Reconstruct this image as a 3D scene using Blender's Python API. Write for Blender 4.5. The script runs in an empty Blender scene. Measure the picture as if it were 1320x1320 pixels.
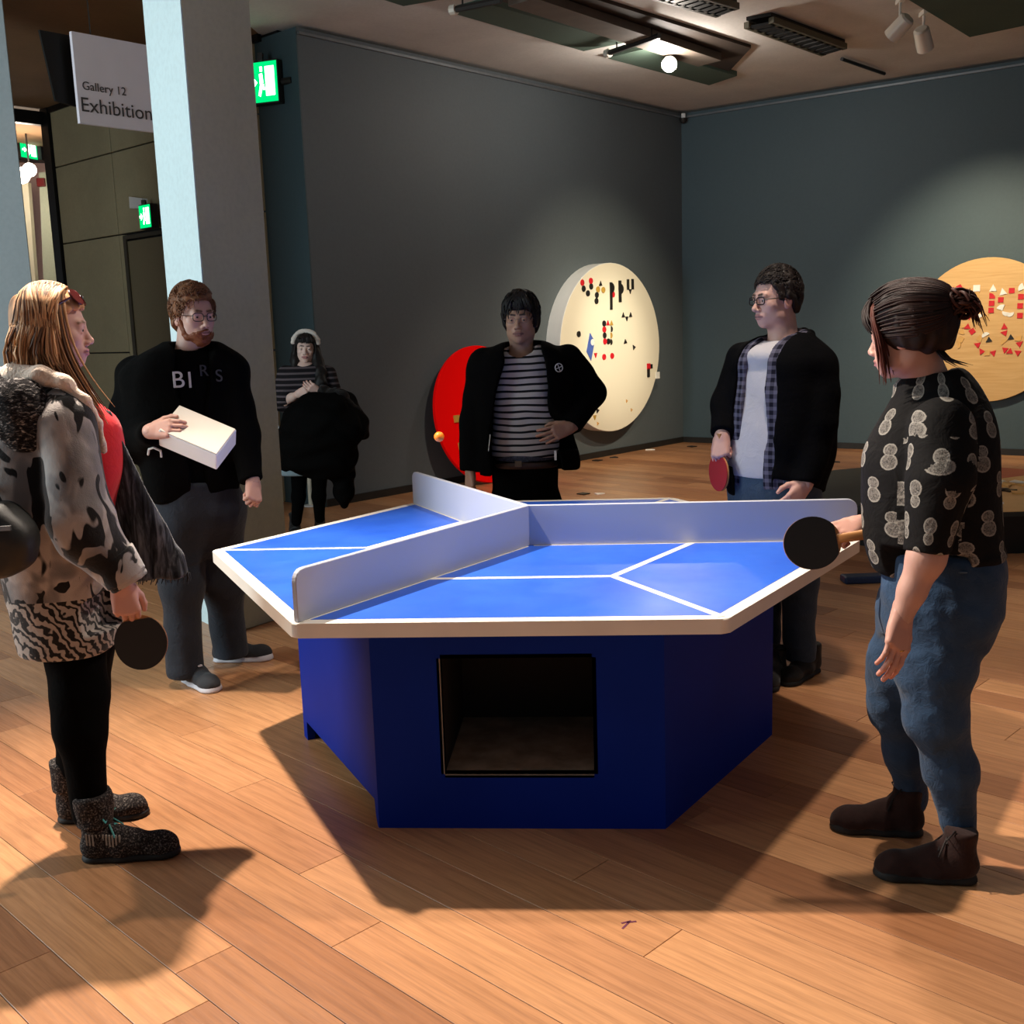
import bpy, bmesh, math, random
import numpy as np
from mathutils import Vector, Matrix

random.seed(7); np.random.seed(7)
scene = bpy.context.scene
COL = scene.collection
V3 = lambda *a: np.array(a, float)

# ------------------------------------------------------------------ camera
KS = .1525/.170837515
CAM = V3(0.287262404*KS, -4.43873132*KS, 1.74866595*KS)
YAW, PITCH, ROLL, FPX = -.0793357582, .169815775, -.0324937115, 1390.04554
def _rot():
    cy, sy, cp, sp = math.cos(YAW), math.sin(YAW), math.cos(PITCH), math.sin(PITCH)
    f = V3(sy*cp, cy*cp, -sp); r = V3(cy, -sy, 0); u = np.cross(r, f)
    c, s = math.cos(ROLL), math.sin(ROLL)
    return np.array([c*r+s*u, -s*r+c*u, f])
MC = _rot()
FH = V3(MC[2][0], MC[2][1], 0); FH /= np.linalg.norm(FH)      # horizontal view direction
RH = V3(FH[1], -FH[0], 0)
def ray(x, y): return MC.T @ V3((x-660)/FPX, (660-y)/FPX, 1)
def onz(x, y, z=0.): d = ray(x, y); return CAM + d*(z-CAM[2])/d[2]
def onplane(x, y, P, n): d = ray(x, y); return CAM + d*(n@(np.array(P, float)-CAM))/(n@d)
cd = bpy.data.cameras.new('camera'); cam = bpy.data.objects.new('camera', cd); COL.objects.link(cam)
cd.sensor_width = 36; cd.lens = FPX/1320*36; cd.clip_start = .05; cd.clip_end = 100
m = Matrix.Identity(4)
for i in range(3):
    m[i][0], m[i][1], m[i][2], m[i][3] = MC[0][i], MC[1][i], -MC[2][i], CAM[i]
cam.matrix_world = m
scene.camera = cam

# ------------------------------------------------------------------ world, light, exposure
scene.view_settings.view_transform = 'Standard'
scene.view_settings.look = 'None'
scene.view_settings.gamma = 1
scene.view_settings.use_curve_mapping = False
scene.view_settings.exposure = 0.0
w = bpy.data.worlds.new('world'); scene.world = w; w.use_nodes = True
w.node_tree.nodes['Background'].inputs[0].default_value = (.86, .93, 1, 1)
w.node_tree.nodes['Background'].inputs[1].default_value = .12

def spot(name, loc, target, power, col, ang, blend=.5, size=.04):
    l = bpy.data.lights.new(name, 'SPOT'); l.energy = power; l.color = col
    l.spot_size = math.radians(ang); l.spot_blend = blend; l.shadow_soft_size = size
    o = bpy.data.objects.new(name, l); COL.objects.link(o); o.location = loc
    o.rotation_euler = (Vector(target)-Vector(loc)).to_track_quat('-Z', 'Y').to_euler()
    return o
WARM = (1, .86, .72)
L1 = (-1.7, -.2, 3.8); L3 = (1.0, .05, 3.8)
spot('spot_beam', L1, (-.35, -1.8, 0), 1230, WARM, 86, .7, .05)
spot('spot_beam', L3, (.3, -1.0, 0), 300, WARM, 84, .5, .07)
def area(name, loc, target, power, col, sx, sy):
    l = bpy.data.lights.new(name, 'AREA'); l.energy = power; l.color = col; l.shape = 'RECTANGLE'; l.size = sx; l.size_y = sy
    o = bpy.data.objects.new(name, l); COL.objects.link(o); o.location = loc
    o.rotation_euler = (Vector(target)-Vector(loc)).to_track_quat('-Z', 'Y').to_euler(); return o
area('lobby_daylight', (-5.4, -1.2, 2.3), (-1.9, 1.6, 1.9), 225, (.80, .95, 1), 2.0, 3.2)      # window side of the lobby
spot('spot_beam', (1.25, 3.2, 3.85), (.9, 6.9, 0), 480, (1, .82, .62), 70, .8)          # far floor
spot('spot_beam', (3.0, 2.3, 3.85), (3.7, .6, 0), 240, WARM, 75, .8)                   # right hand floor

# ------------------------------------------------------------------ helpers: objects and properties
def tag(o, label=None, cat=None, group=None, kind=None):
    if label: o['label'] = label
    if cat: o['category'] = cat
    if group: o['group'] = group
    if kind: o['kind'] = kind
    return o
def empty(name, loc=(0, 0, 0), label=None, cat=None, group=None, rz=0):
    o = bpy.data.objects.new(name, None); COL.objects.link(o); o.location = loc; o.rotation_euler.z = rz
    o.empty_display_size = .1
    return tag(o, label, cat, group)
def link(name, me, parent=None, mat=None, loc=None):
    if mat is not None and not me.materials: me.materials.append(mat)
    o = bpy.data.objects.new(name, me); COL.objects.link(o)
    if parent is not None: o.parent = parent
    if loc is not None: o.location = loc
    return o
def mesh(name, verts, faces, mat=None, parent=None, smooth=False, loc=None):
    me = bpy.data.meshes.new(name); me.from_pydata([tuple(map(float, v)) for v in verts], [], faces); me.update()
    if smooth: me.polygons.foreach_set('use_smooth', [True]*len(me.polygons))
    return link(name, me, parent, mat, loc)
def bmobj(name, bm, mat=None, parent=None, smooth=False, loc=None, bevel=0, seg=2):
    if bevel:
        bmesh.ops.bevel(bm, geom=bm.edges[:], offset=bevel, segments=seg, affect='EDGES', profile=.5, clamp_overlap=True)
    bmesh.ops.recalc_face_normals(bm, faces=bm.faces[:])
    me = bpy.data.meshes.new(name); bm.to_mesh(me); bm.free()
    if smooth:
        me.polygons.foreach_set('use_smooth', [True]*len(me.polygons))
        try: me.set_sharp_from_angle(angle=math.radians(40))
        except Exception: pass
    return link(name, me, parent, mat, loc)
def prism_bm(poly, z0, z1, bm=None):
    bm = bm or bmesh.new()
    a = [bm.verts.new((p[0], p[1], z0)) for p in poly]; b = [bm.verts.new((p[0], p[1], z1)) for p in poly]
    bm.faces.new(a[::-1]); bm.faces.new(b); n = len(poly)
    for i in range(n): bm.faces.new((a[i], a[(i+1) % n], b[(i+1) % n], b[i]))
    return bm
def ext_bm(pts, vec, bm=None):
    """extrude a planar 3-D polygon along vec"""
    bm = bm or bmesh.new(); vec = np.array(vec, float)
    a = [bm.verts.new(tuple(p)) for p in pts]; b = [bm.verts.new(tuple(np.array(p)+vec)) for p in pts]
    bm.faces.new(a[::-1]); bm.faces.new(b); n = len(pts)
    for i in range(n): bm.faces.new((a[i], a[(i+1) % n], b[(i+1) % n], b[i]))
    return bm
def box_bm(c, s, rz=0, bm=None, M3=None):
    bm = bm or bmesh.new(); c = np.array(c, float)
    R = np.array(M3) if M3 is not None else np.array([[math.cos(rz), -math.sin(rz), 0], [math.sin(rz), math.cos(rz), 0], [0, 0, 1]])
    vs = [bm.verts.new(tuple(c+R@(np.array(k)*np.array(s)/2))) for k in
          ((-1,-1,-1),(1,-1,-1),(1,1,-1),(-1,1,-1),(-1,-1,1),(1,-1,1),(1,1,1),(-1,1,1))]
    for f in ((3,2,1,0),(4,5,6,7),(0,1,5,4),(1,2,6,5),(2,3,7,6),(3,0,4,7)): bm.faces.new([vs[i] for i in f])
    return bm
def tube_bm(pts, radii, n=8, bm=None, cap=True):
    bm = bm or bmesh.new(); pts = [np.array(p, float) for p in pts]; m_ = len(pts)
    if np.isscalar(radii): radii = [radii]*m_
    t0 = pts[1]-pts[0]; t0 /= np.linalg.norm(t0)
    up = V3(0, 0, 1) if abs(t0[2]) < .9 else V3(1, 0, 0)
    x = np.cross(up, t0); x /= np.linalg.norm(x); rings = []
    for i in range(m_):
        t = pts[min(i+1, m_-1)]-pts[max(i-1, 0)]; t = t/(np.linalg.norm(t)+1e-12)
        x = x-t*(x@t); x /= np.linalg.norm(x)+1e-12; y = np.cross(t, x)
        rings.append([bm.verts.new(tuple(pts[i]+radii[i]*(x*math.cos(a)+y*math.sin(a)))) for a in [2*math.pi*k/n for k in range(n)]])
    for i in range(m_-1):
        for k in range(n): bm.faces.new((rings[i][k], rings[i][(k+1) % n], rings[i+1][(k+1) % n], rings[i+1][k]))
    if cap: bm.faces.new(rings[0][::-1]); bm.faces.new(rings[-1])
    return bm
def lathe_bm(prof, n=24, c=(0, 0, 0), M3=None, bm=None):
    """profile of (r, z) about local z"""
    bm = bm or bmesh.new(); c = np.array(c, float); R = np.eye(3) if M3 is None else np.array(M3)
    rings = []
    for r, z in prof:
        rings.append([bm.verts.new(tuple(c+R@V3(r*math.cos(2*math.pi*k/n), r*math.sin(2*math.pi*k/n), z))) for k in range(n)] if r > 1e-6
                     else [bm.verts.new(tuple(c+R@V3(0, 0, z)))])
    for A, B in zip(rings, rings[1:]):
        for k in range(n):
            a0, a1 = A[k % len(A)], A[(k+1) % len(A)]; b0, b1 = B[k % len(B)], B[(k+1) % len(B)]
            f = [a0, a1, b1, b0]; f = [v for i, v in enumerate(f) if v not in f[:i]]
            if len(f) > 2: bm.faces.new(f)
    if len(rings[0]) > 1: bm.faces.new(rings[0][::-1])
    if len(rings[-1]) > 1: bm.faces.new(rings[-1])
    return bm
def frame3(z, x=(0, 0, 1)):
    """3x3 with local z along z and local x near x"""
    z = np.array(z, float); z /= np.linalg.norm(z); x = np.array(x, float); x = x-z*(x@z)
    if np.linalg.norm(x) < 1e-6: x = V3(1, 0, 0)-z*z[0]
    x /= np.linalg.norm(x); return np.array([x, np.cross(z, x), z]).T

# ------------------------------------------------------------------ helpers: materials
def srgb(r, g, b):
    return tuple(((c/255+.055)/1.055)**2.4 if c > 10 else c/255/12.92 for c in (r, g, b))
class Mat:
    def __init__(s, name, color=(.5, .5, .5), rough=.5, metal=0, spec=.5):
        s.m = bpy.data.materials.new(name); s.m.use_nodes = True; s.t = s.m.node_tree
        s.b = s.t.nodes['Principled BSDF']; s.set('Base Color', (*color, 1)); s.set('Roughness', rough)
        s.set('Metallic', metal); s.set('Specular IOR Level', spec)
    def set(s, k, v): s.b.inputs[k].default_value = v; return s
    def n(s, typ, **kw):
        nd = s.t.nodes.new(typ)
        for k, v in kw.items():
            if k.startswith('i_'): nd.inputs[k[2:].replace('_', ' ')].default_value = v
            else: setattr(nd, k, v)
        return nd
    def l(s, a, b): s.t.links.new(a, b)
    def coord(s, scale=(1, 1, 1), kind='Object', rot=(0, 0, 0)):
        tc = s.n('ShaderNodeTexCoord'); mp = s.n('ShaderNodeMapping')
        mp.inputs['Scale'].default_value = scale; mp.inputs['Rotation'].default_value = rot
        s.l(tc.outputs[kind], mp.inputs[0]); return mp.outputs[0]
    def noise(s, vec, scale=5, detail=3, rough=.5, dist=0):
        nd = s.n('ShaderNodeTexNoise'); nd.inputs['Scale'].default_value = scale; nd.inputs['Detail'].default_value = detail
        nd.inputs['Roughness'].default_value = rough; nd.inputs['Distortion'].default_value = dist
        if vec is not None: s.l(vec, nd.inputs['Vector'])
        return nd.outputs['Fac']
    def ramp(s, fac, stops, interp='LINEAR'):
        r = s.n('ShaderNodeValToRGB'); e = r.color_ramp.elements; r.color_ramp.interpolation = interp
        while len(e) < len(stops): e.new(.5)
        for i, (p, c) in enumerate(stops): e[i].position = p; e[i].color = (*c, 1) if len(c) == 3 else c
        s.l(fac, r.inputs[0]); return r.outputs[0]
    def mix(s, fac, a, b, mode='MIX'):
        x = s.n('ShaderNodeMix'); x.data_type = 'RGBA'; x.blend_type = mode
        for k, v in ((0, fac), (6, a), (7, b)):
            if hasattr(v, 'is_linked') or hasattr(v, 'links'): s.l(v, x.inputs[k])
            else: x.inputs[k].default_value = v if k == 0 else (*v, 1)
        return x.outputs[2]
    def math(s, op, a, b=None, c=None):
        x = s.n('ShaderNodeMath'); x.operation = op
        for i, v in enumerate((a, b, c)):
            if v is None: continue
            if hasattr(v, 'links'): s.l(v, x.inputs[i])
            else: x.inputs[i].default_value = v
        return x.outputs[0]
    def color(s, sock): s.l(sock, s.b.inputs['Base Color']); return s
    def rough(s, sock): s.l(sock, s.b.inputs['Roughness']); return s
    def bump(s, h, strength=.2, dist=.01):
        b = s.n('ShaderNodeBump'); b.inputs['Strength'].default_value = strength; b.inputs['Distance'].default_value = dist
        s.l(h, b.inputs['Height']); s.l(b.outputs[0], s.b.inputs['Normal']); return s
def simple(name, col, rough=.5, metal=0, vary=.12, vscale=8, bump=0, bscale=60, spec=.5):
    M_ = Mat(name, col, rough, metal, spec); v = M_.coord()
    if vary:
        f = M_.noise(v, vscale, 4)
        M_.color(M_.ramp(f, [(.3, tuple(c*(1-vary) for c in col)), (.7, tuple(min(1, c*(1+vary)) for c in col))]))
    if bump: M_.bump(M_.noise(v, bscale, 3), bump, .004)
    return M_.m
def emit(name, col, strength):
    m_ = bpy.data.materials.new(name); m_.use_nodes = True; t = m_.node_tree; t.nodes.remove(t.nodes['Principled BSDF'])
    e = t.nodes.new('ShaderNodeEmission'); e.inputs[0].default_value = (*col, 1); e.inputs[1].default_value = strength
    t.links.new(e.outputs[0], t.nodes['Material Output'].inputs[0]); return m_

def wood_floor():
    M_ = Mat('oak_plank', (.4, .2, .09), .36)
    oi = M_.n('ShaderNodeObjectInfo')
    tc = M_.n('ShaderNodeTexCoord'); add = M_.n('ShaderNodeVectorMath'); add.operation = 'ADD'
    cmb = M_.n('ShaderNodeCombineXYZ')
    M_.l(M_.math('MULTIPLY', oi.outputs['Random'], 37), cmb.inputs[0]); M_.l(M_.math('MULTIPLY', oi.outputs['Random'], 91), cmb.inputs[1])
    M_.l(tc.outputs['Object'], add.inputs[0]); M_.l(cmb.outputs[0], add.inputs[1])
    mp = M_.n('ShaderNodeMapping'); mp.inputs['Scale'].default_value = (1.1, 9, 1); M_.l(add.outputs[0], mp.inputs[0])
    g = M_.noise(mp.outputs[0], 2.6, 6, .6, 1.2)
    wv = M_.n('ShaderNodeTexWave'); wv.wave_type = 'RINGS'; wv.rings_direction = 'Z'
    wv.inputs['Scale'].default_value = 1.3; wv.inputs['Distortion'].default_value = 7; wv.inputs['Detail'].default_value = 3; wv.inputs['Detail Scale'].default_value = 1.2
    mp2 = M_.n('ShaderNodeMapping'); mp2.inputs['Scale'].default_value = (.55, 5.5, 1); M_.l(add.outputs[0], mp2.inputs[0]); M_.l(mp2.outputs[0], wv.inputs[0])
    mp3 = M_.n('ShaderNodeMapping'); mp3.inputs['Scale'].default_value = (6, 170, 1); M_.l(add.outputs[0], mp3.inputs[0])
    fine = M_.noise(mp3.outputs[0], 1, 2)
    base = M_.ramp(oi.outputs['Random'], [(0, srgb(160, 108, 72)), (.35, srgb(188, 134, 92)), (.7, srgb(204, 150, 104)), (1, srgb(174, 120, 84))])
    c = M_.mix(.34, base, M_.ramp(g, [(.3, (.42, .36, .32)), (.62, (1, 1, 1))]), 'MULTIPLY')
    c = M_.mix(.22, c, M_.ramp(wv.outputs['Fac'], [(.0, (.45, .38, .33)), (.35, (1, 1, 1))]), 'MULTIPLY')
    c = M_.mix(.30, c, M_.ramp(fine, [(.35, (.55, .5, .46)), (.55, (1, 1, 1))]), 'MULTIPLY')
    M_.color(c); M_.rough(M_.ramp(fine, [(.3, (.42,)*3), (.7, (.30,)*3)])); M_.bump(fine, .06, .002)
    return M_.m
def concrete(name, col, vary=.18, scale=1.2, rough=.75):
    M_ = Mat(name, col, rough); v = M_.coord()
    a = M_.noise(v, scale, 6, .6, .4); b = M_.noise(v, 38, 4)
    c = M_.ramp(a, [(.25, tuple(x*(1-vary) for x in col)), (.75, tuple(min(1, x*(1+vary)) for x in col))])
    c = M_.mix(.25, c, M_.ramp(b, [(.3, (.72,)*3), (.6, (1,)*3)]), 'MULTIPLY')
    M_.color(c); M_.bump(b, .08, .004); return M_.m
M_FLOOR = wood_floor()
M_WALL = concrete('grey_paint', srgb(86, 95, 100), .05, .8, .62)
M_WALLR = concrete('slate_paint', srgb(68, 86, 94), .05, .8, .62)
M_CEIL = concrete('ceiling_concrete', srgb(206, 202, 196), .16, .9, .85)
M_PANEL = concrete('wall_panel_concrete', srgb(160, 148, 116), .12, 1.5, .7)
M_LOBBY = concrete('lobby_ceiling', srgb(140, 108, 74), .18, 1.1, .8)
M_PIL = concrete('pillar_concrete', srgb(184, 192, 168), .08, 1.2, .7)
M_PBLUE = concrete('pillar_daylit_paint', srgb(206, 228, 232), .03, 1, .7)  # pale blue coat, cool daylight from the lobby partly put into its colour
M_BLACK = simple('black_metal', srgb(14, 13, 12), .45, .3)
M_DKGREY = simple('dark_grey_metal', srgb(44, 42, 40), .5, .4)
M_WHITE = simple('white_paint', srgb(226, 226, 224), .42, vary=.03)
M_WPOWDER = simple('white_lamp_metal', srgb(222, 214, 200), .35, .1, vary=.03)
M_GREENP = concrete('green_grey_panel', srgb(68, 86, 74), .10, 1.5, .8)
M_TEAL = concrete('wall_end_paint', srgb(58, 78, 84), .06, 1, .5)

# ------------------------------------------------------------------ structure: floor of oak planks
ang = math.radians(-40); U = V3(math.cos(ang), math.sin(ang), 0); W = V3(-math.sin(ang), math.cos(ang), 0)
floor = mesh('floor', [(-9, -5, -.022), (9, -5, -.022), (9, 13, -.022), (-9, 13, -.022), (-9, -5, -.06), (9, -5, -.06), (9, 13, -.06), (-9, 13, -.06)],
             [(0, 1, 2, 3), (7, 6, 5, 4), (0, 4, 5, 1), (1, 5, 6, 2), (2, 6, 7, 3), (3, 7, 4, 0)], simple('floor_joint', srgb(70, 42, 24), .8))
tag(floor, 'oak plank floor of the gallery laid diagonally', None, None, 'structure')
CORNER = V3(1.41, 10.3, 0)
aL = math.radians(52.7); DL = V3(math.cos(aL), math.sin(aL), 0); NL = V3(DL[1], -DL[0], 0)
aR = math.radians(-32); DR = V3(math.cos(aR), math.sin(aR), 0); NR = V3(DR[1], -DR[0], 0)
PW, PL = .165, 2.3
plank_me = {}
def plank_mesh(L):
    k = round(L, 2)
    if k not in plank_me:
        bm = box_bm((0, 0, -.011), (L-.0018, PW-.0022, .022))
        bmesh.ops.bevel(bm, geom=[e for e in bm.edges if all(v.co.z > -.001 for v in e.verts)], offset=.0008, segments=1, affect='EDGES')
        me = bpy.data.meshes.new('plank'); bm.to_mesh(me); bm.free(); me.materials.append(M_FLOOR); plank_me[k] = me
    return plank_me[k]
def inview(P):
    q = MC@(P-CAM)
    if q[2] < .3: return None
    return 660+FPX*q[0]/q[2], 660-FPX*q[1]/q[2], q[2]
cands = []
rr = random.Random(3)
for j in range(-30, 75):
    off = rr.random()*PL; wj = j*PW
    for i in range(-6, 7):
        L = PL; c = U*(i*PL+off)+W*wj
        vis = 0
        for t in np.linspace(-.5, .5, 9):
            q = inview(c+U*t*L)
            P = c+U*t*L
            if q and -25 < q[0] < 1345 and 520 < q[1] < 1350 and ((P-CORNER)@NR) > -.1 and (((P-CORNER)@NL) > -.1 or (P-CORNER)@DL < -5.9): vis = max(vis, 1/q[2])
        cands.append((vis, c, L, P))
cands.sort(key=lambda t: -t[0])
nvis = [c for c in cands if c[0] > 0]
stuffbm = bmesh.new()
for k, (vis, c, L, _) in enumerate(cands):
    if k < 300 and vis > 0:
        o = link('plank', plank_mesh(L), floor, loc=tuple(c)); o.rotation_euler.z = ang
    elif -8.9 < c[0] < 8.9 and -4.8 < c[1] < 12.8:
        box_bm(c+V3(0, 0, -.0112), (L-.0018, PW-.0022, .0216), ang, stuffbm)
o = bmobj('plank_field', stuffbm, M_FLOOR, floor); tag(o, kind='stuff')
print('PLANKS visible', len(nvis))

# ------------------------------------------------------------------ structure: walls
CH = 4.15
def wall(name, a, b, z0, z1, thick, nrm, mat, label):
    """a slab from a to b whose visible face carries nrm"""
    a = np.array(a, float); b = np.array(b, float)
    o = bmobj(name, prism_bm([a, b, b-np.array(nrm)*thick, a-np.array(nrm)*thick], z0, z1), mat)
    return tag(o, label, None, None, 'structure')
WEND = CORNER+DL*(-5.95)                     # near end of the left wall
wl = wall('wall_left', WEND, CORNER+DL*.3, 0, CH-.03, .62, NL, M_WALL, 'dark grey gallery wall carrying the white disc')
wall('wall_right', CORNER-DR*.4, CORNER+DR*8.5, 0, CH-.03, .2, NR, M_WALLR, 'slate grey gallery wall carrying the yellow disc')
# shadow gaps / light rails at the head and foot of the walls
for nm, A, B, nrm, t in (('left', WEND, CORNER, NL, .02), ('right', CORNER, CORNER+DR*8.4, NR, .02)):
    bm = ext_bm([A+nrm*t, B+nrm*t, B, A], (0, 0, .07)); tag(bmobj('baseboard_'+nm, bm, M_DKGREY), 'dark flush skirting at the foot of the %s wall' % ('dark grey' if nm == 'left' else 'slate'), None, None, 'structure')
    A2, B2 = A+V3(0, 0, CH-.09), B+V3(0, 0, CH-.09)
    bm = ext_bm([A2+nrm*.03, B2+nrm*.03, B2, A2], (0, 0, .022)); tag(bmobj('trim_1' if nm == 'left' else 'trim_2', bm, simple('rail_alu', srgb(120, 124, 128), .4, .6)), 'thin pale rail along the head of the %s wall' % ('dark grey' if nm == 'left' else 'slate'), None, None, 'structure')
# end face of the left wall, painted teal
PE = WEND-NL*.62
bm = ext_bm([WEND-DL*.012, PE-DL*.012, PE, WEND], (0, 0, CH-.03)); tag(bmobj('trim_3', bm, M_TEAL), 'dark teal end face of the grey gallery wall', None, None, 'structure')
bm = ext_bm([PE-DL*.03-NL*.02, PE-DL*.03, PE-DL*.012, PE-DL*.012-NL*.02], (0, 0, CH-.1)); tag(bmobj('trim_4', bm, M_WHITE), 'thin white edge strip beside the black slot', None, None, 'structure')
# ceiling
ceil = bmobj('ceiling', prism_bm([(-2.6, -2.5), (9, -2.5), (9, 12.5), (-2.6, 12.5)], CH, CH+.15), M_CEIL); tag(ceil, 'warm grey concrete ceiling of the gallery', None, None, 'structure')
# lobby behind the pillar: panelled wall, ceiling
PC = V3(-5.83, 8.35, 0); aP = math.radians(-38); DP = V3(math.cos(aP), math.sin(aP), 0); NP = V3(DP[1], -DP[0], 0)
NPv = NP if (NP@(CAM-PC)) > 0 else -NP
lobw = wall('wall_lobby', PC-NPv*.05, PC+DP*4.3-NPv*.05, 0, CH, .1, NPv, M_BLACK, 'olive grey panelled concrete wall of the lobby')
sx = [.07, 1.36, 2.9, 4.0]; zs = [0, 1.42, 2.66, 3.5, CH-.03]
for i in range(3):
    for j in range(4):
        if i == 1 and j in (0, 1): continue
        a, b = sx[i]+.011, sx[i+1]-.011
        bm = ext_bm([PC+DP*a+V3(0, 0, zs[j]+.008), PC+DP*b+V3(0, 0, zs[j]+.008), PC+DP*b+V3(0, 0, zs[j+1]-.006), PC+DP*a+V3(0, 0, zs[j+1]-.006)], -NPv*.045)
        bmobj('panel', bm, M_PANEL, lobw, bevel=.004, seg=1)
bm = ext_bm([PC+DP*1.371, PC+DP*1.45, PC+DP*1.45+V3(0, 0, 2.652), PC+DP*1.371+V3(0, 0, 2.652)], -NPv*.045); bmobj('panel', bm, M_PANEL, lobw)
door = empty('door_1', tuple(PC+DP*2.2)); tag(door, 'olive grey flush door in the panelled lobby wall', None, None, 'structure')
def rel(o, root): o.location = -np.array(root.location); return o
rel(bmobj('door_leaf', ext_bm([PC+DP*1.53, PC+DP*2.89, PC+DP*2.89+V3(0, 0, 2.58), PC+DP*1.53+V3(0, 0, 2.58)], -NPv*.06), concrete('door_paint', srgb(112, 100, 74), .05, 1, .6), door), door)
fr = ext_bm([PC+DP*1.46, PC+DP*1.52, PC+DP*1.52+V3(0, 0, 2.6), PC+DP*1.46+V3(0, 0, 2.6)], NPv*.012); ext_bm([PC+DP*1.46+V3(0, 0, 2.6), PC+DP*2.89+V3(0, 0, 2.6), PC+DP*2.89+V3(0, 0, 2.64), PC+DP*1.46+V3(0, 0, 2.64)], NPv*.012, fr)
rel(bmobj('door_frame', fr, simple('door_frame_paint', srgb(60, 52, 38), .6), door), door)
rel(bmobj('door_handle', tube_bm([PC+DP*1.63+V3(0, 0, 1.02)+NPv*.0, PC+DP*1.63+V3(0, 0, 1.02)+NPv*.05, PC+DP*1.75+V3(0, 0, 1.02)+NPv*.05], .011), M_DKGREY, door), door)
# black corner post and head of the glazed opening
post = bmobj('trim_5', ext_bm([PC-DP*.11+NPv*.03, PC+DP*.06+NPv*.03, PC+DP*.06-NPv*.1, PC-DP*.11-NPv*.1], (0, 0, CH)), M_BLACK); tag(post, 'black corner post of the lobby glazing', None, None, 'structure')
DQ = -DL                                       # glazing runs parallel to the left wall, towards the camera
QN = V3(-DL[1], DL[0], 0)
q0 = PC-DP*.05; q1 = q0+DQ*5.2
bm = ext_bm([q0+V3(0, 0, CH-.17), q1+V3(0, 0, CH-.17), q1+V3(0, 0, CH-.03), q0+V3(0, 0, CH-.03)], QN*.1)
tag(bmobj('trim_6', bm, M_BLACK), 'black head frame over the lobby glazing', None, None, 'structure')
bm = ext_bm([PC+NPv*.02+V3(0, 0, CH-.06), PC+DP*4.1+NPv*.02+V3(0, 0, CH-.06), PC+DP*4.1+NPv*.02+V3(0, 0, CH), PC+NPv*.02+V3(0, 0, CH)], -NPv*.04)
tag(bmobj('trim_7', bm, M_BLACK), 'black shadow gap over the panelled lobby wall', None, None, 'structure')
lob = bmobj('ceiling_lobby', prism_bm([PC-DP*.3+DL*.2, PC+DP*4.35, V3(-2.6, 4.6, 0), V3(-2.6, -2.5, 0), V3(-7.1, -2.5, 0), q1-DP*.8], CH+.001, CH+.12), M_LOBBY); tag(lob, 'brown ceiling of the lobby', None, None, 'structure')
# glazing pane and the bright passage beyond it
gl = Mat('clear_glass', (1, 1, 1), .02); gl.set('Transmission Weight', 1.0); gl.set('IOR', 1.05); gl.set('Specular IOR Level', .2)
win = empty('window_1', tuple(q0)); tag(win, 'tall glazed opening of the lobby with a bright passage behind', None, None, 'structure')
rel(bmobj('pane', ext_bm([q0+DQ*.02, q1, q1+V3(0, 0, CH-.17), q0+DQ*.02+V3(0, 0, CH-.17)], QN*.012), gl.m, win), win)
cp = [q0+DL*5+QN*.12, q1+QN*.12, q1+QN*6, q0+DL*5+QN*6]; tag(bmobj('ceiling_passage', prism_bm(cp, CH, CH+.1), M_LOBBY), 'pale ceiling of the passage beyond the glazing', None, None, 'structure')
wa, wb = V3(-8.9, 4.3, 0), V3(-6.5, -4.7, 0); wd_ = (wb-wa)/np.linalg.norm(wb-wa); wn_ = V3(-wd_[1], wd_[0], 0)
wall('wall_side', wa, wb, 0, CH, .15, wn_, M_PANEL, 'plain concrete side wall of the lobby')
# ------------------------------------------------------------------ pillars
K0, K1, K2 = V3(-2.015, 1.795, 0), V3(-1.689, 1.442, 0), V3(-1.468, 1.821, 0); K3 = K0+K2-K1
pb = prism_bm([K0, K1, K2, K3], 0, CH)
pil = bmobj('pillar', pb, M_PIL, bevel=.006, seg=1); tag(pil, 'square concrete pillar with one pale blue face', None, None, 'structure')
fd = K1-K0; fd /= np.linalg.norm(fd); fn = V3(fd[1], -fd[0], 0)
bmobj('daylit_face', ext_bm([K0+fd*.001, K1-fd*.001, K1-fd*.001+V3(0, 0, CH), K0+fd*.001+V3(0, 0, CH)], fn*.006), M_PBLUE, pil)  # pale sheet on the daylight side, lit tone partly in the colour
# far-left column
A = onplane(5+.097*200, 200, (-3.3, 3.2, 0), FH); A[2] = 0
cd_ = V3(-math.cos(aP), -math.sin(aP), 0)
c0 = A; c1 = A+cd_*1.2*V3(1, 0, 0)+V3(0, -.3, 0)
lp = bmobj('pillar', prism_bm([A, A+V3(-.9, -.15, 0), A+V3(-1.2, .6, 0), A+V3(-.55, .6, 0)], 0, CH), concrete('cool_concrete', srgb(128, 138, 142), .05, 1, .7), bevel=.006, seg=1)
tag(lp, 'broad cool grey column at the edge of the lobby', None, None, 'structure')
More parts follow.
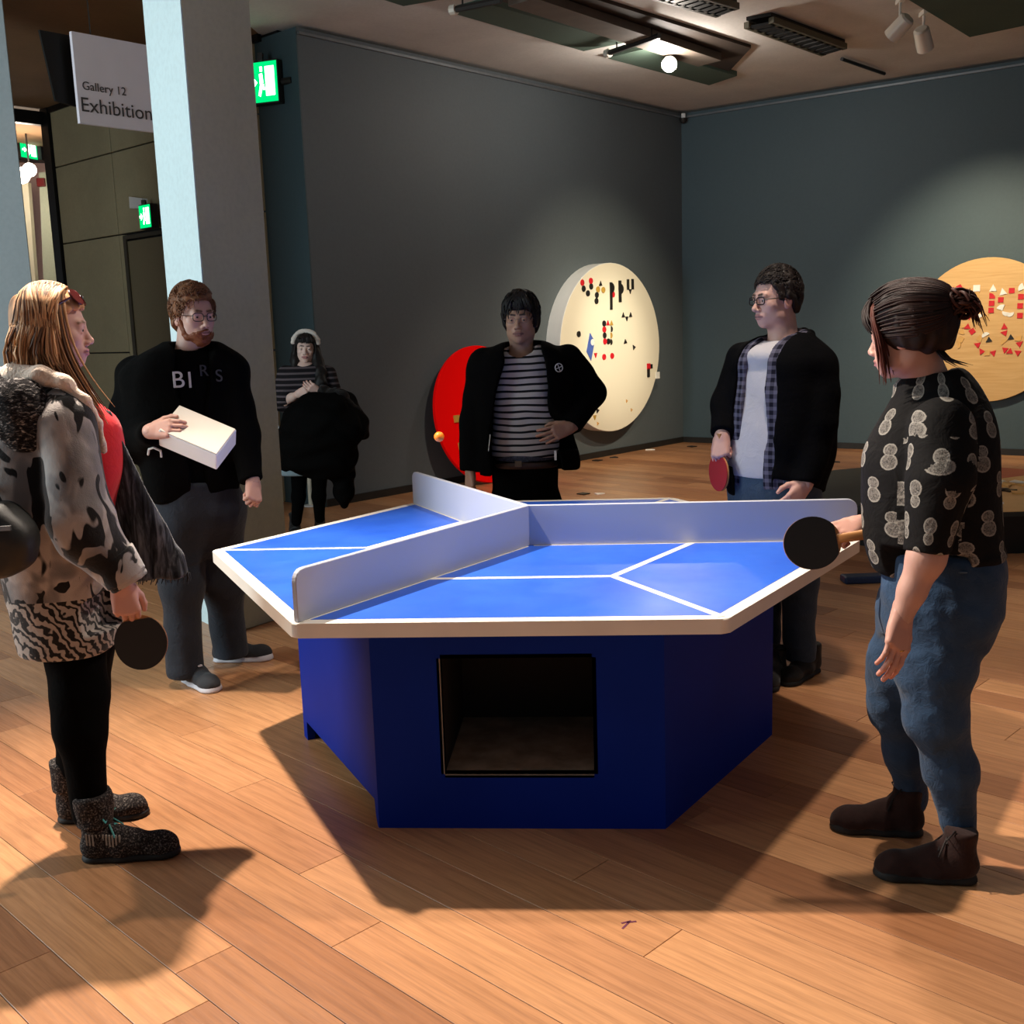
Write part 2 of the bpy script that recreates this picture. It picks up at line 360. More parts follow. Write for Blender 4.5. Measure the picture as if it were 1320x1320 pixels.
# ================================================================== things that stand in the gallery
# ------------------------------------------------------------------ six-sided table-tennis table
TR, TH, NH = 1.223, .7523, .1525
hexv = lambda r, k: V3(r*math.cos(k*math.pi/3), r*math.sin(k*math.pi/3), 0)
def blue_top():
    M_ = Mat('blue_table_paint', srgb(38, 92, 205), .34); v = M_.coord()
    f = M_.noise(v, 2.5, 5, .6); M_.color(M_.ramp(f, [(.3, srgb(34, 84, 196)), (.7, srgb(46, 102, 214))]))
    M_.rough(M_.ramp(M_.noise(v, 6, 5), [(.3, (.28,)*3), (.7, (.42,)*3)])); return M_.m
M_BLUE = blue_top()
M_NAVY = simple('navy_base_paint', srgb(0, 40, 146), .65, vary=.08, vscale=3, spec=.12)
def scuffed():
    M_ = Mat('scuffed_white', srgb(224, 224, 226), .4); v = M_.coord((1, 1, 1))
    f = M_.noise(M_.coord((9, 9, 30)), 3, 3, .6, .5)
    M_.color(M_.ramp(f, [(.19, srgb(90, 90, 95)), (.23, srgb(184, 187, 199))])); return M_.m
M_NET = scuffed()
M_EDGE = simple('white_edge_paint', srgb(228, 222, 212), .45, vary=.05, vscale=5)
table = empty('table_tennis_table', (0, 0, 0), 'six-sided blue table-tennis table with white edge and three net boards', 'table')
def rounded_hex(r, rad=.03, n=4):
    out = []
    for k in range(6):
        c = hexv(r-rad/math.cos(math.pi/6), k)
        for j in range(n+1):
            a = k*math.pi/3+(-.5+j/n)*math.pi/3; out.append(c+rad*V3(math.cos(a), math.sin(a), 0))
    return out
bm = prism_bm(rounded_hex(TR-.002), TH-.044, TH-.0008)
bmobj('tabletop_board', bm, M_EDGE, table, bevel=.003, seg=1)
bmobj('blue_surface', prism_bm([hexv(TR-.05, k) for k in range(6)], TH-.003, TH), M_BLUE, table)
def bar(name, a, b, wd, z0, z1, mat, parent):
    a, b = np.array(a, float), np.array(b, float); t = (b-a)/np.linalg.norm(b-a); n_ = V3(-t[1], t[0], 0)*wd/2
    return bmobj(name, prism_bm([a+n_, b+n_, b-n_, a-n_], z0, z1), mat, parent)
for k in (1, 3, 5):
    c = hexv(TR/2, k)
    bar('court_line', c, hexv(TR-.03, k), .026, TH-.001, TH+.0006, M_EDGE, table)
    bar('court_line', c, hexv(TR/2, k-1), .026, TH-.001, TH+.0007, M_EDGE, table)
    bar('court_line', c, hexv(TR/2, k+1), .026, TH-.001, TH+.0008, M_EDGE, table)
for k in (0, 2, 4):
    d_ = hexv(1, k); n_ = V3(-d_[1], d_[0], 0); L = TR*.985
    prof = [(.003, 0), (L, 0), (L, NH-.035)]+[(L-.035+.035*math.cos(a), NH-.035+.035*math.sin(a)) for a in (math.pi/8, math.pi/4, 3*math.pi/8, math.pi/2)]+[(.003, NH)]
    pts = [d_*s+V3(0, 0, TH+z)-n_*.009 for s, z in prof]
    bmobj('net_board', ext_bm(pts, n_*.018), M_NET, table, bevel=.002, seg=1)
    bar('court_line', d_*.02, d_*(TR-.03), .032, TH-.001, TH+.0004, M_EDGE, table)
RB = .9067; BT = TH-.044
for k in range(6):
    a, b = hexv(RB, k), hexv(RB, k+1); t = (b-a)/np.linalg.norm(b-a); n_ = V3(t[1], -t[0], 0); L = np.linalg.norm(b-a)
    if k in (0, 2, 4):        # face with a square pigeon-hole
        h0, h1, z0, z1 = L/2-.234, L/2+.234, .182, .56
        bm = bmesh.new()
        for s0, s1, y0, y1 in ((0, h0, 0, BT), (h1, L, 0, BT), (h0, h1, 0, z0), (h0, h1, z1, BT)):
            ext_bm([a+t*s0+V3(0, 0, y0), a+t*s1+V3(0, 0, y0), a+t*s1+V3(0, 0, y1), a+t*s0+V3(0, 0, y1)], -n_*.03, bm)
        bmesh.ops.remove_doubles(bm, verts=bm.verts[:], dist=1e-5)
        p_ = bmobj('base_panel', bm, M_NAVY, table)
        ed = bmesh.new()
        for s0, s1, y0, y1 in ((h0-.004, h0, z0, z1), (h0, h1, z0-.004, z0)):
            ext_bm([a+t*s0+V3(0, 0, y0)+n_*.0008, a+t*s1+V3(0, 0, y0)+n_*.0008, a+t*s1+V3(0, 0, y1)+n_*.0008, a+t*s0+V3(0, 0, y1)+n_*.0008], -n_*.03, ed)
        bmobj('worn_edge', ed, simple('worn_edge_paint', srgb(120, 118, 112), .6), p_)
        # box behind the hole
        bx_ = bmesh.new(); dp = .5
        ext_bm([a+t*h0+V3(0, 0, z0), a+t*h1+V3(0, 0, z0), a+t*h1+V3(0, 0, z0-.012), a+t*h0+V3(0, 0, z0-.012)], -n_*dp, bx_)
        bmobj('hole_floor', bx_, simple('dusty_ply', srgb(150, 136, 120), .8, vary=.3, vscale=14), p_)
        bx_ = bmesh.new()
        for s0 in (h0-.012, h1): ext_bm([a+t*s0+V3(0, 0, z0), a+t*(s0+.012)+V3(0, 0, z0), a+t*(s0+.012)+V3(0, 0, z1), a+t*s0+V3(0, 0, z1)], -n_*dp, bx_)
        ext_bm([a+t*h0+V3(0, 0, z1), a+t*h1+V3(0, 0, z1), a+t*h1+V3(0, 0, z1+.012), a+t*h0+V3(0, 0, z1+.012)], -n_*dp, bx_)
        ext_bm([a+t*h0-n_*dp+V3(0, 0, z0), a+t*h1-n_*dp+V3(0, 0, z0), a+t*h1-n_*dp+V3(0, 0, z1), a+t*h0-n_*dp+V3(0, 0, z1)], -n_*.012, bx_)
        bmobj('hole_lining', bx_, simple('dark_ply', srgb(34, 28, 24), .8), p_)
    else:
        f0, f1 = (.05, L-.035) if k in (3, 1) else (0, 0)
        if f0: poly = [(0, 0), (f0, 0), (f0, .075), (f1, .085), (f1+.008, .03), (L-.012, 0), (L, 0), (L, BT), (0, BT)]
        else: poly = [(0, 0), (L, 0), (L, BT), (0, BT)]
        bmobj('base_panel', ext_bm([a+t*s+V3(0, 0, z) for s, z in poly], -n_*.03), M_NAVY, table)

# ------------------------------------------------------------------ bats, ball
M_RED = simple('red_rubber', srgb(150, 16, 22), .55, vary=.06)
M_BLKR = simple('black_rubber', srgb(12, 11, 11), .6, vary=.1)
M_BWOOD = simple('bat_wood', srgb(176, 122, 70), .5)
def bat_at(grip, fig, x, y, *a, dist=.118):
    """bat whose blade shows at pixel x, y and whose handle runs into the gripping hand"""
    best = min((abs(np.linalg.norm(fig.pt(x, y, o)-grip)-dist), o) for o in np.linspace((grip-fig.B)@FH-.2, (grip-fig.B)@FH+.0, 81))
    c = fig.pt(x, y, best[1]); return bat(c, grip-c, *a)
def bat(loc, axis, face, label, front, back, hand=None):
    """blade centre, axis = from blade to handle, face = normal of the front rubber"""
    o = empty('table_tennis_bat', tuple(loc), label, 'bat')
    z = np.array(face, float); z /= np.linalg.norm(z); x = np.array(axis, float); x -= z*(x@z); x /= np.linalg.norm(x); y = np.cross(z, x)
    R = np.array([x, y, z]).T
    out = []
    for i in range(40):
        a = 2*math.pi*i/40; out.append((.081*math.cos(a), .0755*math.sin(a)))
    def slab(nm, z0, z1, mat, sc=1, cut=.068):
        pts = [R@V3(min(p[0]*sc, cut), p[1]*sc, z0) for p in out]
        return bmobj(nm, ext_bm(pts, z*(z1-z0)), mat, o, bevel=.0006, seg=1)
    slab('blade', -.003, .003, M_BWOOD, 1, .08); slab('rubber', .003, .0068, front, .992); slab('rubber', -.0068, -.003, back, .992)
    h = bmesh.new()
    for k, (s, wd, th) in enumerate(((.066, .030, .008), (.085, .027, .02), (.12, .028, .022), (.15, .030, .022), (.168, .034, .024))):
        ring = [h.verts.new(tuple(R@V3(s, wd/2*math.copysign(abs(math.cos(a))**.6, math.cos(a)), th/2*math.copysign(abs(math.sin(a))**.6, math.sin(a))))) for a in [2*math.pi*i/14 for i in range(14)]]
        if k:
            for i in range(14): h.faces.new((prev[i], prev[(i+1) % 14], ring[(i+1) % 14], ring[i]))
        else: h.faces.new(ring[::-1])
        prev = ring
    h.faces.new(prev); bmobj('handle', h, M_BWOOD, o, smooth=True)
    return o
bp = onplane(566, 563, (-.55, .15, 0), FH)
bm = lathe_bm([(.02*math.sin(math.pi*i/14), -.02*math.cos(math.pi*i/14)) for i in range(15)], 24)
tag(bmobj('table_tennis_ball', bm, simple('orange_ball', srgb(250, 130, 20), .45, vary=.03), smooth=True, loc=tuple(bp)), 'orange table-tennis ball in flight above the blue table', 'ball')

# ------------------------------------------------------------------ white drum disc on the left wall
def disc_frame(c, n): n = np.array(n, float); x = np.cross((0, 0, 1), n); return np.array([x, (0, 0, 1), n]).T   # local x, y in the wall plane
def rim_prof(r, t, b=.01): return [(0, 0), (r-b, 0), (r, .0), (r, t-b), (r-b*.3, t-b*.3), (r-b, t), (0, t)]
DT = .20
SC, SZ, SR = -1.80, 1.283, .966
dc = CORNER+DL*SC+V3(0, 0, SZ); FRL = disc_frame(dc, NL)
disc = empty('wall_disc', tuple(dc), 'big white drum-shaped disc on the dark grey wall, covered in magnets', 'disc')
MX = np.array([FRL[:, 0], FRL[:, 1], FRL[:, 2]]).T
bmobj('rim', lathe_bm([(SR-.02, .0), (SR, 0), (SR, DT-.004), (SR-.004, DT-.001), (SR-.02, DT-.001)], 72, M3=MX), M_WHITE, disc, smooth=True)
def cream():
    M_ = Mat('cream_face', srgb(236, 228, 206), .5); return M_.m
bmobj('face', lathe_bm([(0, DT-.012), (SR-.004, DT-.012), (SR-.004, DT), (0, DT)], 72, M3=MX), cream(), disc, smooth=True)
# yellow disc on the right wall
YC = CORNER+DR*3.70+V3(0, 0, 1.36); YR = .775; FRR = disc_frame(YC, NR); MY = FRR
ydisc = empty('wall_disc', tuple(YC), 'yellow birch ply disc on the slate wall with red and white magnets', 'disc')
def ply():
    M_ = Mat('birch_ply', srgb(214, 170, 110), .5); f = M_.noise(M_.coord((1, 1, 14)), 2, 5, .6, 1)
    M_.color(M_.ramp(f, [(.3, srgb(206, 160, 100)), (.7, srgb(222, 182, 124))])); return M_.m
M_PLY = ply()
bmobj('face', lathe_bm([(0, .05), (YR-.006, .05), (YR, .056), (YR, .066), (YR-.004, .07), (0, .07)], 72, M3=MY), M_PLY, ydisc, smooth=True)
bmobj('backing', lathe_bm([(0, 0), (YR-.05, 0), (YR-.05, .05), (0, .05)], 48, M3=MY), M_DKGREY, ydisc, smooth=True)

MAG = {'black': simple('magnet_black', srgb(26, 24, 22), .5), 'red': simple('magnet_red', srgb(206, 22, 36), .5), 'ochre': simple('magnet_ochre', srgb(186, 148, 60), .5),
       'white': simple('magnet_white', srgb(240, 238, 232), .5, vary=.02), 'blue': simple('magnet_blue', srgb(74, 100, 178), .5), 'wooden': simple('magnet_wood', srgb(214, 166, 96), .5)}
def shape2d(kind, r):
    if kind == 'round': return [(r*math.cos(a), r*math.sin(a)) for a in np.linspace(0, 2*math.pi, 18, endpoint=False)]
    if kind == 'square': return [(-r, -r), (r, -r), (r, r), (-r, r)]
    if kind == 'triangular': return [(-r*1.05, -r*.85), (r*1.05, -r*.85), (0, r*1.15)]
    if kind == 'half-round': return [(r*1.3*math.cos(a), r*1.3*math.sin(a)-r*.5) for a in np.linspace(0, math.pi, 12)]
    if kind == 'quarter-round': return [(-r, -r)]+[(-r+2*r*math.cos(a), -r+2*r*math.sin(a)) for a in np.linspace(0, math.pi/2, 9)]
def magnet(px, py, P0, FR, off, kind, col, r, rot, board, poly=None, name=None):
    n_ = FR[:, 2]; P = onplane(px, py, P0+n_*off, n_)
    pts = poly or shape2d(kind, r); c, s = math.cos(rot), math.sin(rot)
    q = [FR[:, 0]*(x*c-y*s)+FR[:, 1]*(x*s+y*c) for x, y in pts]
    o = bmobj(name or 'magnet', ext_bm(q, n_*.008), MAG[col], loc=tuple(P))
    return tag(o, '%s %s magnet %s on the %s' % (col, kind, zone(px, py), board), 'magnet', 'magnets on the '+board)
def zone(px, py):
    if px > 1100: return 'of the upper word' if py < 320+600/6.6 else 'of the lower word'
    x, y = (px-680)*4.55, (py-310)*4.55
    for x0, x1, y0, y1, t in ((310, 380, 220, 320, 'of the V-shaped letter'), (390, 460, 240, 370, 'of the slanting letter A'), (470, 520, 240, 400, 'of the long letter P'), (525, 570, 240, 400, 'of the short letter P'),
                              (570, 640, 230, 310, 'of the letter Y'), (540, 620, 425, 470, 'of the three under the letter Y'), (435, 505, 475, 610, 'of the square letter'), (380, 520, 660, 700, 'of the row under the square letter'),
                              (290, 310, 530, 560, 'beside the blue rectangle'), (700, 780, 720, 800, 'by the rim under a red square')):
        if x0 <= x <= x1 and y0 <= y <= y1: return t
    return 'apart from the letters'
WB = 'white drum disc'
def wm(x, y, kind, col, r=.034, rot=0, poly=None):
    return magnet(680+x/4.55, 310+y/4.55, dc, FRL, DT, kind, col, r, rot, WB, poly)
for x, y, k, c in ((320, 247, 'round', 'red'), (370, 237, 'round', 'red'), (328, 283, 'round', 'black'), (372, 270, 'round', 'black'), (353, 310, 'round', 'black'),
                   (412, 287, 'round', 'ochre'), (443, 290, 'round', 'ochre'), (405, 320, 'round', 'black'), (403, 355, 'round', 'black'), (448, 487, 'round', 'black'),
                   (449, 522, 'round', 'red'), (451, 557, 'round', 'black'), (453, 592, 'round', 'red'), (473, 592, 'round', 'black'), (299, 549, 'round', 'black'),
                   (448, 683, 'round', 'red'), (495, 677, 'round', 'red'), (500, 316, 'round', 'red')): wm(x, y, k, c)
for x, y, c, up in ((427, 253, 'black', 1), (560, 438, 'black', 1), (581, 458, 'black', 0), (603, 437, 'black', 1), (601, 298, 'black', 0), (470, 485, 'red', 1),
                    (491, 485, 'ochre', 1), (398, 672, 'red', 0), (571, 597, 'black', .3), (622, 625, 'black', .8), (408, 995, 'black', .8), (393, 1037, 'ochre', 0)):
    wm(x, y, 'triangular', c, .028, 0 if up == 1 else math.pi*(1-up))
for x, y, c in ((492, 520, 'black'), (490, 557, 'ochre'), (490, 596, 'black')): wm(x, y, 'half-round', c, .026, -math.pi/2)
for x, y, w_, h_ in ((489, 326, .022, .31), (541, 298, .026, .245), (588, 258, .022, .12), (615, 256, .022, .12), (708, 775, .026, .11)):
    o = wm(x, y, 'bar', 'black', poly=[(-w_, -h_/2), (w_, -h_/2), (w_, h_/2), (-w_, h_/2)]); o['label'] = 'long black bar magnet %s on the white drum disc' % zone(680+x/4.55, 310+y/4.55)
for x, y in ((497, 278), (551, 284)): wm(x, y, 'half-round', 'black', .045, -math.pi/2)
wm(709, 738, 'square', 'red', .034); wm(724, 738, 'square', 'black', .026)
o = wm(762, 790, 'square', 'white', .04)
o = wm(368, 624, 'rectangular', 'blue', poly=[(-.075, -.05), (.005, -.155), (.075, .06), (-.005, .155)]); o['label'] = 'blue slanted rectangle with a white hole on the white drum disc'
P = onplane(680+381/4.55, 310+597/4.55, dc+NL*(DT+.006), NL)
hole = bmobj('white_spot', lathe_bm([(0, 0), (.036, 0), (.036, .0035), (0, .0035)], 20, M3=MX), MAG['white'], o); hole.location = P-np.array(o.location)
for x, y in ((410, 1072), (580, 940), (608, 992)): wm(x, y, 'triangular', 'wooden', .018, .6)
YB = 'yellow ply disc'
def ym(x, y, kind, col, r=.029, rot=0): return magnet(1180+x/6.6, 320+y/6.6, YC, FRR, .07, kind, col, r, rot, YB)
for x, y, rt in ((305, 353, 0), (375, 335, .5), (427, 372, .5), (820, 360, 0), (727, 438, 0), (649, 468, 0), (645, 528, 0), (898, 412, 0), (892, 490, 0), (890, 572, 0), (484, 707, .6)): ym(x, y, 'square', 'red', .028, rt)
ym(522, 340, 'square', 'white', .035)
for x, y, rt in ((662, 340, 0), (745, 370, .2)): ym(x, y, 'triangular', 'white', .036, rt)
for x, y, rt in ((510, 457, 0), (895, 330, 2), (726, 497, 1.2)): ym(x, y, 'quarter-round', 'white', .032, rt)
for x, y, rt in ((770, 555, 2.9), (805, 562, 3.3), (595, 735, .5), (542, 572, 3.2)): ym(x, y, 'half-round', 'white', .032, rt)
ym(655, 403, 'quarter-round', 'red', .03)
for x, y, rt in ((285, 412, .3), (455, 577, 1), (440, 672, 2), (525, 820, 1.2), (562, 875, .6), (665, 895, 3.4), (757, 665, .1), (755, 720, 1.4), (762, 868, 3), (800, 882, 2), (868, 885, 1), (890, 810, 5.4)): ym(x, y, 'triangular', 'red', .032, rt)
for x, y in ((622, 785), (808, 763)): ym(x, y, 'triangular', 'black', .03, 2.2)
for i, (x, y) in enumerate(((518, 403), (515, 518), (595, 580), (415, 430), (395, 660), (388, 715), (385, 775), (370, 820), (550, 770), (610, 890), (750, 795), (875, 765))):
    ym(x, y, ('square', 'half-round', 'quarter-round')[i % 3], 'wooden', .03, i*.7)

# ------------------------------------------------------------------ red disc leaning on the left wall
rc = CORNER+DL*(-4.02)+NL*.20+V3(0, 0, .695)
tilt = NL*math.cos(.16)+V3(0, 0, 1)*math.sin(.16); xr = np.cross((0, 0, 1), tilt); xr /= np.linalg.norm(xr)
MR = np.array([xr, np.cross(tilt, xr), tilt]).T
red = empty('red_disc', tuple(rc), 'large bright red disc leaning on the dark grey wall', 'disc')
bmobj('panel', lathe_bm([(0, -.02), (.695, -.02), (.7, -.015), (.7, .015), (.695, .02), (0, .02)], 64, M3=MR), simple('bright_red_paint', (1, .0, .0), .8, vary=0, spec=.1), red, smooth=True)
for x, y in ((588, 540), (594, 575), (640, 500)):
    P = onplane(x, y, rc+tilt*.02, tilt); o = bmobj('peg', ext_bm([MR@V3(a*.035, b*.035, 0) for a, b in ((-1, -1), (1, -1), (1, 1), (-1, 1))], tilt*.02), MAG['ochre'], red); o.location = P-rc

# ------------------------------------------------------------------ low round game table on the right
gt = empty('low_round_table', (2.87, 4.25, 0), 'low round table with black side and painted geometric top', 'table')
GH, GR = .285, 1.16
M_CHAR = simple('charcoal_paint', srgb(38, 40, 36), .6, vary=.1)
bmobj('drum', lathe_bm([(0, 0), (GR-.05, 0), (GR-.05, GH-.03), (0, GH-.03)], 64), M_BLACK, gt, smooth=True)
bmobj('top_board', lathe_bm([(0, GH-.03), (GR, GH-.03), (GR, GH-.003), (GR-.003, GH), (0, GH)], 64), M_CHAR, gt, smooth=True)
def sector(a0, a1, r0, r1, z0, z1, mat, nm):
    aa = np.linspace(math.radians(a0), math.radians(a1), 24)
    poly = [(r1*math.cos(a), r1*math.sin(a)) for a in aa]+[(r0*math.cos(a), r0*math.sin(a)) for a in aa[::-1]]
    bmobj(nm, prism_bm(poly, z0, z1), mat, gt)
sector(-105, 30, .04, GR-.004, GH, GH+.003, M_PLY, 'ply_sector'); sector(30, 80, .04, GR-.004, GH, GH+.003, simple('red_paint', srgb(170, 18, 24), .5), 'red_sector')
for i, (x, y) in enumerate(((1287, 622), (1294, 627), (1301, 624), (1292, 632), (1312, 622), (1318, 626), (1314, 636), (1299, 633), (1283, 648))):
    P = onz(x, y, GH+.0032); k = ('square', 'triangular', 'half-round')[i % 3]; c = ('white', 'wooden', 'wooden', 'black')[i % 4]
    o = bmobj('magnet', prism_bm([(a*math.cos(i)-b*math.sin(i), a*math.sin(i)+b*math.cos(i)) for a, b in shape2d(k, .05)], 0, .012), MAG[c], loc=tuple(P))
    tag(o, 'loose %s %s piece on the low round table' % (c, k), 'magnet', 'loose pieces on the low round table')
for i, (x, y, c) in enumerate(((838, 580, 'white'), (770, 594, 'black'), (791, 590, 'black'), (738, 600, 'white'), (752, 637, 'black'), (773, 637, 'white'), (1076, 596, 'black'), (892, 576, 'black'))):
    P = onz(x, y); k = ('half-round', 'square', 'triangular')[i % 3]
    o = bmobj('magnet', prism_bm([(a*math.cos(i)-b*math.sin(i), a*math.sin(i)+b*math.cos(i)) for a, b in shape2d(k, .045)], 0, .01), MAG[c], loc=tuple(P))
    tag(o, 'fallen %s %s magnet on the oak floor' % (c, k), 'magnet', 'magnets fallen on the floor')
# purple scuff mark left on the planks
P = onz(808, 1192); bm = bmesh.new()
for i, (a, b) in enumerate((((-.012, -.02), (.006, .012)), ((.0, .01), (.026, .016)), ((-.014, .006), (.012, .018)))): box_bm(P+V3((a[0]+b[0])/2, (a[1]+b[1])/2, .0004), (math.hypot(b[0]-a[0], b[1]-a[1]), .006, .0008), math.atan2(b[1]-a[1], b[0]-a[0]), bm)
bmobj('scuff_mark', bm, simple('purple_scuff', srgb(92, 30, 62), .7), floor)
# dark blue flat case on the floor
P = onz(1118, 750)
o = bmobj('flat_case', box_bm((0, 0, .022), (.30, .11, .044), .1), simple('dark_blue_plastic', srgb(24, 44, 78), .45), loc=tuple(P), bevel=.012)
tag(o, 'flat dark blue case lying on the oak floor', 'case')
# white moulded stool behind the man in the striped shirt
P = onz(727, 655, .0); P = onplane(727, 640, (.1, 2.75, 0), FH); sb = V3(P[0]-.22, P[1], 0)
st = empty('stool', tuple(sb), 'small white moulded stool behind the man in the striped shirt', 'stool')
bmobj('seat', lathe_bm([(0, .44), (.19, .44), (.2, .452), (.19, .47), (0, .465)], 32), M_WHITE, st, smooth=True)
for k in range(4):
    a = k*math.pi/2+.08; d_ = V3(math.cos(a), math.sin(a), 0)
    bmobj('leg', tube_bm([d_*.13+V3(0, 0, .445), d_*.165+V3(0, 0, .3), d_*.2+V3(0, 0, .12), d_*.23+V3(0, 0, .0)], [.05, .046, .036, .03], 12), M_WHITE, st, smooth=True)

# ------------------------------------------------------------------ ceiling fittings
def cpoly(pts, z): return [onz(x, y, z) for x, y in pts]
def cpanel(pts, label, z=CH-.05, mat=M_GREENP, t=.05, name='ceiling_panel', cat='panel', group=None):
    o = bmobj(name, ext_bm(cpoly(pts, z), (0, 0, t)), mat); return tag(o, label, cat, group)
cpanel([(583, 17), (628, 5), (806, 55), (752, 66)], 'long green grey panel on the ceiling beside the dark trough')
cpanel([(782, 75), (831, 63), (950, 98), (914, 110)], 'short green grey panel on the ceiling behind the lit spotlight')
cpanel([(1152, -12), (1250, 48), (1345, 28), (1345, -40), (1200, -40)], 'broad green panel on the ceiling beside two white spotlights')
cpanel([(470, -8), (520, 8), (566, 0), (540, -14)], 'green grey panel at the edge of the ceiling over the grey wall')
tr = empty('ceiling_trough', tuple(onz(790, 30, CH)), 'dark service trough with brown tray under the ceiling', 'trough')
o = bmobj('tray', ext_bm(cpoly([(640, 0), (700, -22), (968, 62), (940, 92)], CH-.03), (0, 0, .03)), simple('trough_dark', srgb(48, 36, 26), .8, vary=.3, vscale=2), tr); rel(o, tr)
o = bmobj('duct', ext_bm(cpoly([(655, 8), (690, -2), (930, 78), (900, 86)], CH-.11), (0, 0, .07)), simple('duct_grey', srgb(92, 82, 72), .7), tr); rel(o, tr)
def vent(c4, n, label):
    """c4: the four pixel corners on the ceiling: two long edges"""
    A, B, C_, D_ = [onz(x, y, CH-.09) for x, y in c4]; cen = (A+B+C_+D_)/4
    v = empty('ceiling_vent', tuple(cen), label, 'vent')
    rel(bmobj('tray', ext_bm([A, B, C_, D_], (0, 0, .03)), M_BLACK, v), v).location.z += .06
    for i in range(n):
        t = (i+.5)/n; a = A+(B-A)*t; b = D_+(C_-D_)*t; w_ = (B-A)/n*.33
        rel(bmobj('slat', ext_bm([a-w_, b-w_, b+w_, a+w_], (0, 0, .02)), M_DKGREY, v), v)
    for a, b in ((A, B), (D_, C_)):
        s_ = (C_-B); s_ = s_/np.linalg.norm(s_)*.03
        rel(bmobj('rail', ext_bm([a-s_, b-s_, b+s_, a+s_], (0, 0, .05)), simple('vent_rail', srgb(84, 80, 62), .6), v), v)
vent([(962, 36), (1062, 72), (1089, 64), (994, 30)], 11, 'black slatted air vent in the ceiling joined to a cable')
vent([(826, -6), (926, 22), (950, 13), (856, -14)], 10, 'black slatted air vent in the ceiling near the dark trough')
a, b = onz(1085, 76, CH-.03), onz(1140, 95, CH-.03)
tag(bmobj('cable_conduit', tube_bm([a, (a+b)/2, b], .018), M_BLACK), 'thin black conduit from the ceiling vent to the slate wall', 'conduit')
# lighting tracks with white end caps
def track(p, q, label):
    a, b = onz(*p, CH-.12), onz(*q, CH-.12); t = empty('lighting_track', tuple(a), label, 'track'); d_ = b-a
    o = bmobj('rail', tube_bm([V3(0, 0, 0), d_], .025, 6), M_DKGREY, t); e_ = d_/np.linalg.norm(d_)
    bmobj('end_cap', tube_bm([-e_*.05, V3(0, 0, 0)], .04, 10), M_WPOWDER, t)
    for s in (.15, .85): bmobj('hanger', tube_bm([d_*s, d_*s+V3(0, 0, .12)], .008, 6), M_DKGREY, t)
track((588, 12), (646, 0), 'dark lighting track with a white cap over the long green panel')
track((786, 68), (850, 46), 'dark lighting track with a white cap beside the lit spotlight')
def spotlight(loc, aim, label, lit=0, col=WARM, power=0, ang_=40, group=None):
    loc = np.array(loc, float); d_ = np.array(aim, float)-loc; d_ /= np.linalg.norm(d_)
    t = empty('spotlight', tuple(loc), label, 'spotlight', group)
    bmobj('adapter', box_bm((0, 0, CH-loc[2]-.02), (.05, .15, .04)), M_WPOWDER, t, bevel=.006)
    bmobj('arm', tube_bm([V3(0, 0, CH-loc[2]-.03), V3(0, 0, .1), V3(.0, .0, .02)], .012, 8), M_WPOWDER, t)
    R = frame3(d_)
    bmobj('housing', lathe_bm([(0, -.1), (.05, -.1), (.066, -.085), (.07, .02), (.072, .1), (.062, .1), (.058, .06), (0, .06)], 24, M3=R), M_WPOWDER, t, smooth=True)
    bmobj('lens', lathe_bm([(0, .07), (.055, .07), (.055, .074), (0, .074)], 20, M3=R), emit('lamp_glow', (1, .9, .75), lit) if lit else M_DKGREY, t)
    if power: spot('spot_beam', tuple(loc+d_*.13), tuple(aim), power, col, ang_, 1, .05)
sA, sB, sC = onz(1160, 35, 3.92), onz(1190, 50, 3.92), onz(863, 82, 3.98)
spotlight(sC, (.35, -1.4, 1.6), 'lit spotlight glowing under the ceiling above the corner', 30, WARM, 25, 60)
spotlight(sA, dc+V3(0, 0, -.1), 'white spotlight turned to the dark grey wall, beside the broad green panel', 6, (1, .87, .62), 520, 52)
spotlight(sB, YC, 'white spotlight turned to the slate wall, beside the broad green panel', 6, (1, .84, .58), 540, 66)
gp = bpy.data.lights.new('lamp_spill', 'POINT'); gp.energy = 55; gp.color = (1, .9, .8); gp.shadow_soft_size = .06
go = bpy.data.objects.new('lamp_spill', gp); COL.objects.link(go); go.location = sC+V3(-.05, -.2, -.12)
spot('spot_beam', tuple(sA+V3(-.08, .1, -.1)), tuple(dc+V3(.1, 0, -.05)), 520, (1, .90, .70), 22, 1, .05)
for (L_, tg), wh in zip(((L1, (-.35, -1.8, 0)), (L3, (.3, -1.0, 0)), ((1.25, 3.2, 3.85), (.9, 6.9, 0)), ((3.0, 2.3, 3.85), (3.7, .6, 0))), ('over the women\'s end of the blue table, near the pillar', 'over the middle of the blue table', 'between the blue table and the white drum disc', 'over the floor beside the low round table')):
    d_ = np.array(tg)-np.array(L_); d_ /= np.linalg.norm(d_)
    spotlight(np.array(L_)-d_*.12, tg, 'white spotlight '+wh, 6)
# small dome camera in the room corner
P = CORNER+(NL+NR)*.06+V3(0, 0, 4.03)
dm = empty('security_camera', tuple(P), 'small dome camera high in the corner of the two walls', 'camera')
bmobj('bracket', box_bm((0, 0, .05), (.05, .05, .06)), M_WHITE, dm, bevel=.01); bmobj('dome', lathe_bm([(0, -.045), (.03, -.035), (.045, -.01), (.05, .02), (0, .02)], 18), M_DKGREY, dm, smooth=True)

